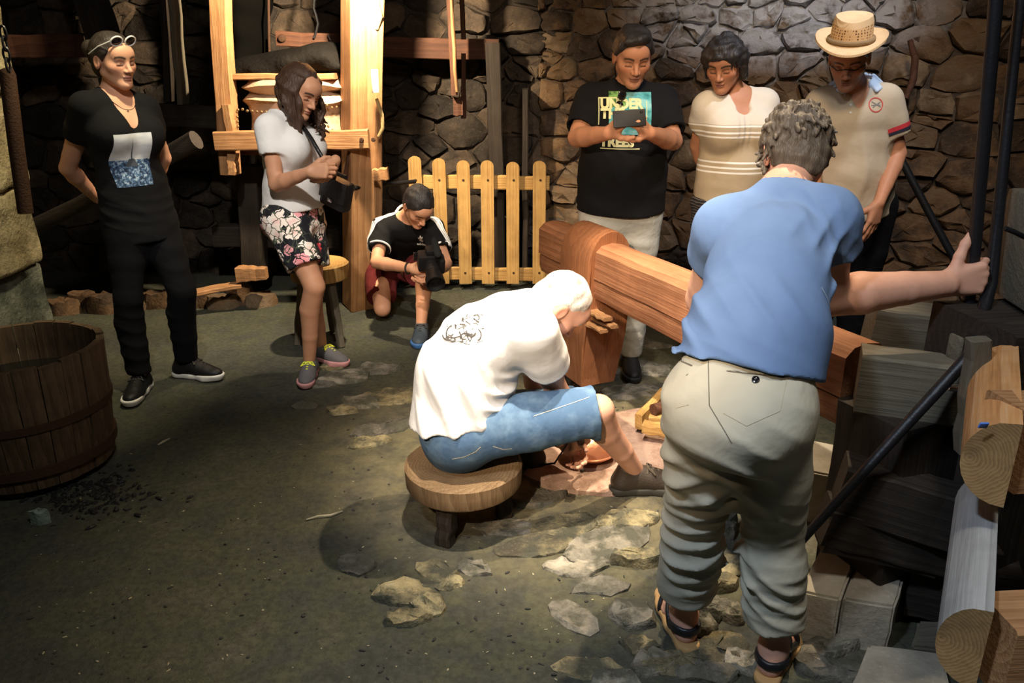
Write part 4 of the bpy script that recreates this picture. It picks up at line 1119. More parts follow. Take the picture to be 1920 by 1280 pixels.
# --- man with phone
def man_phone():
    H = Head(P(1186, 108, 3.78), (.06, -.90, -.36), (0, -.2, 1), 1.03)
    J = dict(shR=P(1110, 190, 3.86), shL=P(1238, 190, 3.88), neck=P(1178, 160, 3.88), elR=P(1082, 258, 3.72), wrR=P(1140, 250, 3.50), elL=P(1262, 264, 3.74), wrL=P(1218, 250, 3.50),
             hipR=P(1128, 388, 3.90), hipL=P(1200, 388, 3.90), knR=V(.39, 3.9, .48), knL=V(.60, 3.9, .48), anR=V(.38, 3.95, .09), anL=V(.62, 3.95, .09), face=(0, -1, 0))
    for q in 'RL': J['kn'+q].x = J['hip'+q].x; J['an'+q].x = J['hip'+q].x
    p = Person('heavy-set man in black printed t-shirt photographing with his phone', J, H, J['shR']-J['shL'], J['hipR']-J['hipL'], hw=(.165, .172, .175, .175, .135), asp=(.75, .78, .72, .66, .58), belly=.105, arm=1.10, leg=1.0)
    p.body(SK_TAN, {'R': dict(f=(.55, -.45, .55), n=(.55, .35, -.35), thumb=(.2, -.6, .5), curl=(.35, .4, .45, .5)), 'L': dict(f=(-.6, -.45, .5), n=(-.5, .4, -.3), thumb=(-.2, -.6, .5), curl=(.35, .4, .45, .5))}, headk=dict(full=.8), paint=dict(stubble=.12))
    f = [creases(.006, (.2, 0, 1), .11, 33, p.sp[0], .25), creases(.005, (.8, 0, .5), .07, 34, p.sp[2], .2), lumps(.002, 35, 14, 30)]
    sh = p.shirt(BLACK_TEE2, ease=.018, sleeve=.78, slv_e=.028, hem_t=-.02, hem_e=.018, folds=f, neck_r=.066, neck_up=.012)
    p.trousers(cloth('pale_denim', (.42, .42, .37), (.55, .55, .50), wr=14, wamt=.5), t_end=1.98, e=.025, folds=[creases(.007, (.3, 0, 1), .10, 37)])
    for q in 'RL': shoe(p.root, 'shoe', p.J['an'+q], (0, -1, 0), RUBBER, RUBBER, h=.006)
    def q(S, H): S.ell(H.w(0, .02, .105), (.066, .066, .032), H.R, .015); S.chain([H.w(-.04, .06, .105), H.w(.0, .085, .105), H.w(.045, .075, .095)], [.018, .016, .014], .01)
    p.hair(HAIR_BLACK, e=.012, amp=.0035, seed=6, extra=q)
    b = surf(sh); YW = plain('cream_yellow_print', (.80, .78, .42), .8); TEAL = NT('teal_photo_print')
    n = TEAL.noise(TEAL.coord('Object', (14, 14, 30)), 1, 3); TEAL.col(TEAL.ramp(n, [(.35, (.03, .22, .22)), (.5, (.10, .42, .44)), (.62, (.28, .62, .60))])); TEAL.set(Roughness=.8)
    GRN = NT('green_photo_print'); n = GRN.noise(GRN.coord('Object', (40, 40, 60)), 1, 4); GRN.col(GRN.ramp(n, [(.38, (.02, .09, .02)), (.6, (.22, .45, .12))]))
    o = P(1176, 222, 3.7); u = V(1, 0.02, 0); d = V(0, 1, 0)
    def L(nm, vf, m, lift): return lay(nm, *vf, b, o, u, (0, 0, 1), d, m, sh, lift)
    L('photo_print', grid2d(-.075, .118, -.075, .108, 16, 14), TEAL.m, .0018)
    L('photo_print', grid2d(-.077, -.002, .045, .112, 8, 6), GRN.m, .0026)
    def rect(x0, x1, y0, y1): return grid2d(x0, x1, y0, y1, max(1, int((x1-x0)/.02)), max(1, int((y1-y0)/.02)))
    for r in ((-.125, -.120, -.03, .085), (-.125, -.04, .082, .087), (-.11, .066, -.138, -.1335), (.093, .097, -.01, .07)): L('frame_print', rect(*r), YW, .003)
    for txt, y in (('UNDER', .040), ('THE', -.002), ('DEEP', -.045) if False else ('', -.045), ('TREES', -.125)):
        if txt:
            vs, fs = text2d(txt, .058, .0032, .98); x0 = min(v[0] for v in vs)
            L('lettering', ([(x-x0-.115, yy+y) for x, yy in vs], fs), YW, .0036)
    # sunglasses hooked in the collar
    c = P(1171, 192, 3.62); sg = thing('sunglasses', 'dark sunglasses hooked in the collar of the man with the phone', 'sunglasses', c)
    hit = b.ray_cast(V(c.x, 3.0, c.z), V(0, 1, 0)); c = hit[0]+V(0, -.014, 0); sg.location = c
    for s_ in (-1, 1): lathe('lens', [(0, .004), (.018, .002), (.022, -.002)], GLASS_DARK, sg, M=Matrix.Translation(c+V(s_*.006, -.004*s_, s_*.024)) @ Matrix.Rotation(PI/2, 4, 'X') @ Matrix.Rotation(.4*s_, 4, 'Y'), n=18)
    tube('temple', [c+V(.0, .0, .045), c+V(.004, -.006, 0), c+V(.0, -.004, -.07)], .0028, BLACK_PLASTIC, sg, 6)
    # phone held level in both hands
    c = P(1180, 222, 3.415); ph = thing('smartphone', 'black smartphone held sideways in both hands of the heavy-set man', 'phone', c)
    M = Matrix.Translation(c) @ Matrix.Rotation(math.radians(-4), 4, 'Y') @ Matrix.Rotation(math.radians(-20), 4, 'X')
    box('phone_case', M, .135, .010, .070, BLACK_PLASTIC, ph, .004); box('screen', M @ Matrix.Translation((0, .0052, 0)), .122, .001, .062, GLASS_DARK, ph, 0)
    lathe('camera_lens', [(0, .002), (.004, .002), (.006, 0)], GLASS_DARK, ph, M=M @ Matrix.Translation((.05, -.0055, .022)) @ Matrix.Rotation(PI/2, 4, 'X'), n=12)
    return p

# --- woman in tan striped top
def woman_tan():
    H = Head(P(1358, 122, 3.86), (-.42, -.80, -.36), (-.12, -.2, 1), .98)
    J = dict(shR=P(1328, 202, 3.90), shL=P(1430, 196, 3.94), neck=P(1376, 172, 3.95), elR=P(1308, 272, 4.02), wrR=P(1335, 345, 4.12), elL=P(1448, 262, 4.06), wrL=P(1410, 340, 4.14),
             hipR=P(1340, 378, 3.94), hipL=P(1415, 378, 3.96), knR=V(0, 3.95, .46), knL=V(0, 3.95, .46), anR=V(0, 4.0, .09), anL=V(0, 4.0, .09), face=(-.2, -1, 0))
    for q in 'RL': J['kn'+q].x = J['hip'+q].x; J['an'+q].x = J['hip'+q].x
    p = Person('short-haired woman in tan top with white stripes, hands behind her back', J, H, J['shR']-J['shL'], J['hipR']-J['hipL'], female=True, hw=(.165, .155, .150, .150, .118), asp=(.75, .78, .74, .68, .6), bust=.082, belly=.08, arm=1.0)
    p.body(SK_TAN, {'R': dict(f=(.5, .1, -.6), n=(0, 1, 0), thumb=(0, 0, 1)), 'L': dict(f=(-.5, .1, -.6), n=(0, 1, 0), thumb=(0, 0, 1))}, headk=dict(full=.3))
    zt = p.sp[3].z
    def stripes(t, base, v):
        z = t.sep(v)[2]; c = base
        for z0 in (P(1360, 236, 3.8).z, P(1360, 248, 3.8).z, P(1360, 256, 3.8).z, P(1360, 305, 3.8).z, P(1360, 315, 3.8).z, P(1360, 324, 3.8).z):
            c = t.mix(t.math('LESS_THAN', t.math('ABSOLUTE', t.math('SUBTRACT', z, z0)), .0042), c, (.82, .80, .74))
        top = t.math('GREATER_THAN', z, P(1360, 233, 3.8).z)
        return t.mix(top, c, (.66, .60, .50))
    f = [creases(.006, (.2, 0, 1), .10, 43, p.sp[1], .2), creases(.005, (1, 0, .0), .03, 44, p.sp[3]+p.fwd*.13-V(0, 0, .02), .07, .5), lumps(.0015, 45, 18, 40)]
    sh = p.shirt(cloth('tan_jersey', (.40, .32, .21), (.46, .37, .25), col_fn=stripes, var=.06), ease=.014, sleeve=.50, slv_e=.026, hem_t=-.02, hem_e=.014, folds=f, neck_r=.075, neck_up=.012,
                 vneck=([p.J['neck']+p.fwd*.07+V(0, 0, .02), p.J['neck']+p.fwd*.13-V(0, 0, .055)], [.072, .035]))
    tp = NT('patterned_cloth'); v = tp.coord('Object', (1, 1, 1)); w = tp.n('ShaderNodeTexWave', wave_type='BANDS', bands_direction='Z'); tp.l(v, w.inputs[0]); w.inputs['Scale'].default_value = 22; w.inputs['Distortion'].default_value = 4
    tp.col(tp.ramp(w.outputs[0], [(.72, (.010, .009, .010)), (.8, (.12, .10, .09))])); tp.set(Roughness=.9)
    p.trousers(tp.m, t_end=1.95, e=.022, folds=[creases(.006, (.2, 0, 1), .1, 47)])
    for q in 'RL': shoe(p.root, 'shoe', p.J['an'+q], (-.1, -1, 0), RUBBER, RUBBER, h=.006)
    def fr(S, H):
        r = random.Random(8)
        for i in range(40):
            a = -1.5+3.0*i/39+r.uniform(-.05, .05); q0 = H.w(math.sin(a)*.055, math.cos(a)*.07, .10); q1 = H.w(math.sin(a)*.086, math.cos(a)*.098-.008, .065); q2 = H.w(math.sin(a)*.09+r.uniform(-.008, .008), math.cos(a)*.100-.01, .035-abs(a)*.022)
            S.chain([q0, q1, q2], [.014, .013, .005], .004)
        for i in range(14):
            a = 1.6+3.08*i/13; q1 = H.w(math.sin(a)*.084, math.cos(a)*.1, .03); q2 = H.w(math.sin(a)*.088, math.cos(a)*.105-.01, -.065+r.uniform(-.012, .012)); S.chain([H.w(0, -.03, .1), q1, q2], [.03, .026, .012], .01)
    p.hair(HAIR_BLACK, e=.016, amp=.005, seed=11, freq=(45, 110), ears=False)
    S = Solid(); fr(S, H); S.ell(H.w(0, -.018, .042), (.084, .103, .092), H.R, .012); S.ell(H.w(-.0, .085, -.03), (.062, .075, .085), H.R, .012, 's'); S.fold(lumps(.0045, 12, 70, 170, 8))
    o = [c for c in p.root.children if c.name.startswith('hair')][0]; bpy.data.objects.remove(o); solid_obj('hair', S, .0048, HAIR_BLACK, p.root)
    return p

# --- man in straw hat
def man_hat():
    H = Head(P(1592, 112, 3.62), (-.36, -.78, -.42), (-.16, -.28, 1), 1.0)
    J = dict(shR=P(1542, 196, 3.74), shL=P(1660, 190, 3.70), neck=P(1603, 166, 3.74), elR=P(1520, 285, 3.72), wrR=P(1530, 370, 3.60), elL=P(1684, 288, 3.68), wrL=P(1648, 380, 3.54),
             hipR=P(1560, 388, 3.78), hipL=P(1636, 386, 3.76), knR=V(0, 3.76, .48), knL=V(0, 3.76, .48), anR=V(0, 3.8, .09), anL=V(0, 3.8, .09), face=(-.2, -1, 0))
    for q in 'RL': J['kn'+q].x = J['hip'+q].x; J['an'+q].x = J['hip'+q].x
    p = Person('older man in straw hat and beige polo shirt, standing before the stone wall', J, H, J['shR']-J['shL'], J['hipR']-J['hipL'], hw=(.145, .145, .155, .160, .125), asp=(.74, .76, .70, .64, .58), belly=.07, arm=.94)
    p.body(SK_TAN, {'L': dict(f=(-.22, -.12, -.95), n=(-.5, .85, 0), thumb=(-.9, -.4, 0), curl=(.18, .15, .18, .25), spread=.14, tout=.7), 'R': dict(f=(.1, -.1, -1), n=(.3, 1, 0), thumb=(.9, -.3, 0))}, paint=dict(stubble=.25))
    f = [creases(.007, (1, 0, .35), .12, 53, p.sp[1], .25), creases(.005, (.5, 0, 1), .08, 54, p.sp[0], .2), lumps(.0018, 55, 16, 34)]
    POLO = cloth('beige_pique', (.44, .37, .27), (.50, .42, .31), var=.06)
    sh = p.shirt(POLO, ease=.018, sleeve=.66, slv_e=.030, hem_t=-.06, hem_e=.012, folds=f, neck_r=.060, neck_up=.004, vneck=([p.J['neck']+p.fwd*.07+V(0, 0, .01), p.J['neck']+p.fwd*.135-V(0, 0, .075)], [.05, .006]))
    LB = cloth('pale_blue_collar', (.45, .55, .68), (.5, .6, .72)); b = surf(sh)
    # open collar: two leaves
    nb = p.J['neck']
    for sx in (-1, 1):
        S = Solid()
        pts = [nb+p.sh*(sx*.070*math.sin(a))+p.fwd*(.012+.068*math.cos(a))+V(0, 0, .038-.040*math.cos(a)*max(0, math.cos(a))) for a in (3.0, 2.4, 1.7, 1.0, .75)]
        for A, B in zip(pts, pts[1:]):
            for t in (0, .5, 1):
                q = A.lerp(B, t); o = (q-nb); o.z = 0; o.normalize(); S.cone(q+V(0, 0, .012), q+o*.036-V(0, 0, .018), .008, .008, .010)
        q = pts[-1]; S.chain([q, q+p.fwd*.02+p.sh*sx*.012-V(0, 0, .035)], [.012, .006], .008)
        solid_obj('collar', S, .004, LB, sh)
    RS = plain('red_band', (.55, .03, .04), .8); NS = plain('navy_band', (.012, .012, .03), .8)
    for q in 'RL':
        for t, m, r in ((.50, RS, .013), (.565, NS, .009)):
            e = p.armpt(q, t); d = (p.armpt(q, t+.02)-e).normalized(); u = _perp(d).normalized(); v = d.cross(u)
            out = (e-p.shc).normalized(); ring = [u*math.cos(a)+v*math.sin(a) for a in np.linspace(0, 2*PI, 61)[:-1]]; k0 = max(range(60), key=lambda k: ring[k].dot(out)); strip('sleeve_band', [e+ring[(k0+k) % 60]*.085 for k in range(-19, 20)], r*1.5, b, m, sh, .003)
    # round chest badge with crossed strokes
    o = P(1646, 197, 3.60); u = V(1, .1, 0); d = V(0, 1, 0)
    ring = ([(r*math.cos(2*PI*k/28), r*math.sin(2*PI*k/28)) for k in range(28) for r in (.031, .0265)], [(2*k, 2*k+1, (2*k+3) % 56, (2*k+2) % 56) for k in range(28)])
    lay('chest_badge', *ring, b, o, u, (0, 0, 1), d, plain('badge_red', (.50, .06, .05), .8), sh)
    for pts in ([(-.018, .012), (-.016, .015), (.022, -.006), (.02, -.009)], [(.018, .014), (.02, .011), (-.012, -.012), (-.014, -.009)], [(-.02, -.003), (-.02, .0), (.02, .002), (.02, -.001)]): lay('badge_mark', *poly2d(pts), b, o, u, (0, 0, 1), d, plain('badge_grey', (.2, .2, .2), .8), sh, .0024)
    for i in range(2): lathe('button', [(0, .002), (.005, .0015), (.006, 0)], PRINT_WHITE, sh, M=Matrix.Translation((b.ray_cast(nb+p.fwd*.5-V(.035, 0, .05+.03*i), -p.fwd)[0] or nb)+p.fwd*.002) @ Matrix.Rotation(PI/2, 4, 'X'), n=10)
    p.trousers(BLACK_TROUSER, t_end=1.97, e=.022, folds=[creases(.006, (.2, 0, 1), .1, 57)])
    for q in 'RL': shoe(p.root, 'shoe', p.J['an'+q], (-.1, -1, 0), RUBBER, RUBBER, h=.006)
    p.hair(HAIR_GREY, e=.006, amp=.002)
    # straw hat
    t = NT('straw'); v = t.coord('Object'); n = t.noise(v, 18, 3)
    w1 = t.n('ShaderNodeTexWave', wave_type='BANDS', bands_direction='DIAGONAL'); t.l(v, w1.inputs[0]); w1.inputs['Scale'].default_value = 60
    t.col(t.mix(n, (.62, .40, .20), (.80, .60, .36))); t.set(Roughness=.75); t.bump(w1.outputs[0], .25, .003)
    th = NT('openwork_straw'); v = th.coord('Object'); xyz = th.sep(v); vo = th.n('ShaderNodeTexVoronoi', feature='F1'); th.l(v, vo.inputs[0]); vo.inputs['Scale'].default_value = 95; vo.inputs['Randomness'].default_value = .1
    th.col(th.mix(th.math('LESS_THAN', vo.outputs['Distance'], .36), (.66, .42, .20), (.16, .07, .03))); th.set(Roughness=.8)
    hx, hf, hu = basis(V(-.36, -.78, -.20), V(-.10, -.28, 1)); M = Matrix((hx, hf, hu)).transposed().to_4x4(); M.translation = H.w(0, -.006, .075)
    hat = tag(_hat(M, t.m, th.m, p.root), 'straw trilby with openwork crown and plaited band')
    tube('hat_band', [M @ V(.0875*math.cos(a), .1075*math.sin(a), .016) for a in np.linspace(0, 2*PI, 33)[:-1]], .010, plain('plaited_band', (.26, .17, .08), .8, bumps=(150, .8, .004)), hat, 8, True)
    gl = tube('spectacles', [H.w(.07, .055, .005), H.w(.035, .098, .002), H.w(0, .1, .006), H.w(-.035, .098, .002), H.w(-.07, .055, .005)], .0018, BLACK_PLASTIC, p.root, 5)
    return p
def _hat(M, m1, m2, parent):
    bm = bmesh.new(); n = 48; rings = []
    prof = [(1.0, .0, 0), (1.55, -.012, 0), (1.72, -.004, 1), (1.70, .004, 1), (1.5, -.004, 0), (1.03, .006, 0), (1.0, .012, 0), (.985, .045, 0), (.95, .085, 0), (.86, .108, 0), (.6, .104, 2), (.25, .092, 2), (0, .088, 2)]
    for (r, z, fl) in prof:
        ring = []
        for k in range(n):
            a = 2*PI*k/n; x, y = .084*r*math.cos(a), .104*r*math.sin(a)
            zz = z
            if r > 1.2: zz += .030*abs(math.cos(a))**2*(r-1)/.7 - .016*max(0, math.sin(a))*(r-1)/.7 + .02*max(0, -math.sin(a))*(r-1)/.7
            if z > .08: zz -= .016*max(0, math.sin(a))*r; x *= 1-.18*max(0, math.sin(a))*(z > .08)
            ring.append(bm.verts.new((x, y, zz)))
        rings.append(ring)
    for i, (A, B) in enumerate(zip(rings, rings[1:])):
        for k in range(n):
            f = bm.faces.new((A[k], A[(k+1) % n], B[(k+1) % n], B[k])); f.material_index = 1 if i in (6, 7) else 0
    bmesh.ops.remove_doubles(bm, verts=rings[-1], dist=.002); bmesh.ops.recalc_face_normals(bm, faces=bm.faces)
    return link('straw_hat', bm_mesh('straw_hat', bm, True, 60), [m1, m2], parent, M)

# --- man in blue, back to the camera
def man_blue():
    H = Head(P(1491, 292, 2.19), (.10, .82, -.50), (.02, .5, .86), 1.0)
    J = dict(shL=P(1368, 428, 2.03), shR=P(1546, 412, 1.98), neck=P(1470, 352, 2.07), elR=P(1550, 556, 2.02), wrR=P(1772, 532, 2.10), elL=P(1320, 560, 2.25), wrL=P(1390, 620, 2.42),
             hipL=P(1326, 752, 1.66), hipR=P(1446, 768, 1.62), knL=P(1300, 965, 1.80), knR=P(1452, 990, 1.74), anL=G(1282, 1146, .085), anR=G(1452, 1208, .085), face=(0, 1, 0), bend=V(0, -.03, .03))
    p = Person('man in faded blue t-shirt and khaki trousers, back turned, gripping the iron pole', J, H, J['shR']-J['shL'], J['hipR']-J['hipL'], hw=(.134, .124, .122, .126, .100), asp=(.74, .76, .76, .72, .66), arm=1.38, leg=.88, belly=.04, seat=-.022)
    p.body(SK_PINK, {'R': dict(f=(1, .05, .16), n=(.25, 1, 0), thumb=(-.1, 0, 1), curl=(.95, 1.05, 1.1, 1.1), spread=.03, tout=1.15, topp=.25, tcurl=.1, size=1.12), 'L': dict(f=(.6, .6, -.4), n=(0, .2, -1), thumb=(-.5, .5, 0))},
           feet={'L': dict(f=(-.12, 1, 0)), 'R': dict(f=(.50, .86, 0))}, h=.009)
    DEN = cloth('faded_blue_cotton', (.10, .17, .33), (.15, .235, .41), wr=9, wamt=.25, var=.12)
    mid = p.sp[2]
    side = p.sp[1]+p.sh*.12-p.fwd*.05
    f = [creases(.012, (.75, 0, .65), .06, 63, p.sp[1]-V(.12, .1, .05), .20), creases(.010, (.6, .3, .8), .05, 64, p.sp[0]-V(.10, .1, 0), .18), creases(.011, (.8, 0, -.5), .06, 65, p.sp[2]+V(.10, -.1, .0), .16),
         creases(.009, (.9, 0, .3), .045, 66, p.J['shR']+V(-.03, -.03, -.03), .09), creases(.006, (.3, .2, 1), .05, 67, p.armpt('R', .45), .09), lumps(.0035, 68, 14, 32)]
    hp = p.hipc+(p.shc-p.hipc)*.12
    sh = p.shirt(DEN, ease=.014, sleeve=.40, slv_e=.020, hem_e=.016, folds=f, neck_r=.064, neck_up=.03, h=.006, hem_pt=P(1390, 690, 1.5), hem_n=(-.22, -.3, -1), hem_t=.08)
    b = surf(sh)
    SEAM = cloth('seam_thread', (.30, .42, .58), (.34, .46, .62))
    strip('side_seam', [P(1536+8*math.sin(i*.5)-10*i/10, 540+i*16, 1.72) for i in range(9)], .004, b, SEAM, sh, .0015)
    KH = cloth('khaki_cotton', (.46, .425, .32), (.55, .51, .40), wr=11, wamt=.35, var=.06)
    kl, kr = p.J['knL'], p.J['knR']
    f2 = [creases(.012, (.45, -.2, .9), .06, 71, kr+V(0, -.06, -.06), .17, 1.1), creases(.011, (-.4, -.2, .9), .055, 72, kl+V(0, -.06, -.08), .17, 1.1),
          creases(.016, (.55, 0, .8), .07, 73, p.legpt('R', .42)+V(-.03, -.06, 0), .17), creases(.016, (-.55, 0, .8), .07, 74, p.legpt('L', .38)+V(.02, -.06, 0), .17),
          creases(.004, (0, 0, 1), .035, 75, p.legpt('L', 1.45), .14), creases(.004, (0, 0, 1), .035, 76, p.legpt('R', 1.5), .14), lumps(.003, 77, 12, 28)]
    tr = p.trousers(KH, e=.02, ends={'L': 1.74, 'R': 1.75}, folds=f2, top_t=.34, flare=lambda t: .016+.010*t+.010*max(0, t-1)**1, h=.006, waist_e=.004, waist_n=(0, .3, 1), crotch=(.03, .07), top=.136, cleft=True)
    bt = surf(tr); TH = plain('tan_thread', (.52, .47, .34), .8); DK = plain('pocket_shadow_welt', (.14, .125, .09), .9)
    def onto(px, py): 
        o = V(0, 0, CAMZ); d = (P(px, py, 2.0)-o).normalized(); h = bt.ray_cast(o, d); return h
    def line(nm, a, c, w, m, n=14): return strip(nm, [(onto(a[0]+(c[0]-a[0])*i/n, a[1]+(c[1]-a[1])*i/n)[0] or P(a[0], a[1], 1.6)) for i in range(n+1)], w, bt, m, tr, .0012)
    line('pocket_welt', (1362, 692), (1470, 704), .007, KH); line('pocket_opening', (1362, 695), (1470, 707), .004, DK)
    line('pocket_welt', (1250, 662), (1298, 682), .007, KH); line('pocket_opening', (1252, 665), (1298, 686), .004, DK)
    line('pocket_seam', (1475, 708), (1462, 770), .0016, TH); line('pocket_seam', (1356, 774), (1400, 798), .0016, TH); line('pocket_seam', (1268, 764), (1292, 758), .0016, TH); line('pocket_seam', (1462, 770), (1400, 798), .0016, TH)
    line('seat_seam', (1328, 672), (1330, 760), .002, DK); line('seat_seam', (1330, 760), (1372, 830), .002, DK)
    for px, py in ((1417, 712), (1260, 680)):
        h = onto(px, py)
        if h[0] is not None:
            M = (h[1].to_track_quat('Z', 'Y').to_matrix().to_4x4()); M.translation = h[0]
            lathe('button', [(0, .003), (.004, .003), (.006, .0045), (.008, .004), (.0085, 0)], GLASS_DARK, tr, M=M, n=16)
    def nape(S, H):
        S.ell(H.w(0, -.06, -.035), (.066, .056, .055), H.R, .02)
        r = random.Random(3)
        for i in range(230):
            a = r.uniform(0, 2*PI); z = r.uniform(-.03, .12); rr = math.sqrt(max(0, 1-((z-.036)/.1)**2)); x, y = math.cos(a)*.085*rr, math.sin(a)*.107*rr-.014
            q = H.w(x, y, z); o = H.d(math.cos(a), math.sin(a), .2).normalized(); S.cone(q+o*.004, q+o*.008+H.d(r.uniform(-.012, .012), r.uniform(-.012, .012), -.022), .0075, .003, .003)
    p.hair(HAIR_GREY, e=.013, amp=.003, seed=13, freq=(90, 200), h=.0032, extra=nape)
    # sandals
    LEA = plain('black_sandal_leather', (.012, .012, .014), .45, bumps=(90, .3, .004)); COR = plain('cork_sole', (.42, .25, .10), .8)
    for q, f in (('L', V(-.12, 1, 0)), ('R', V(.50, .86, 0))):
        a = p.J['an'+q]; f = f.normalized(); l = f.cross(V(0, 0, 1)); W = lambda y, x, hh: a+f*y+l*x+V(0, 0, hh-.083)
        S = Solid()
        for y0, x0, y1, x1, ra, rb in ((-.048, 0, .04, 0, .036, .036), (.04, 0, .12, .008, .036, .047), (.12, .008, .175, .004, .047, .034)): S.cone(W(y0, x0, .004), W(y1, x1, .004), ra, rb, .03)
        S.plane(W(0, 0, -.002), (0, 0, -1)); S.plane(W(0, 0, .018), (0, 0, 1))
        so = solid_obj('sandal', S, .004, COR, p.root)
        bb = surf(p.root.children[0] if p.root.children[0].name.startswith('body') else [c for c in p.root.children if c.name.startswith('body')][0])
        def strap(pts, w):
            ps = []
            for A, B in zip(pts, pts[1:]):
                for t in (0, .2, .4, .6, .8): ps.append(A.lerp(B, t))
            ps.append(pts[-1]); S2 = Solid(); pr = []
            for c in ps:
                h = bb.find_nearest(c); pr.append(h[0]+h[1]*.003)
            for A, B in zip(pr, pr[1:]): S2.cone(A+V(0, 0, w/2), B+V(0, 0, w/2), .0055, .0055, .004); S2.cone(A-V(0, 0, w/2), B-V(0, 0, w/2), .0055, .0055, .004); S2.cone(A, B, .0055, .0055, .004)
            return solid_obj('strap', S2, .0035, LEA, so)
        strap([W(.0, .045, .05), W(-.055, .035, .058), W(-.075, 0, .060), W(-.055, -.035, .058), W(.0, -.045, .05)], .014)
        strap([W(.01, .045, .03), W(.05, .04, .07), W(.07, 0, .09), W(.05, -.04, .07), W(.01, -.045, .03)], .014)
        strap([W(.11, .06, .02), W(.115, .03, .055), W(.115, 0, .06), W(.11, -.03, .05), W(.10, -.05, .02)], .018)
        strap([W(.01, .045, .06), W(.06, .05, .04), W(.10, .055, .025)], .010)
    return p

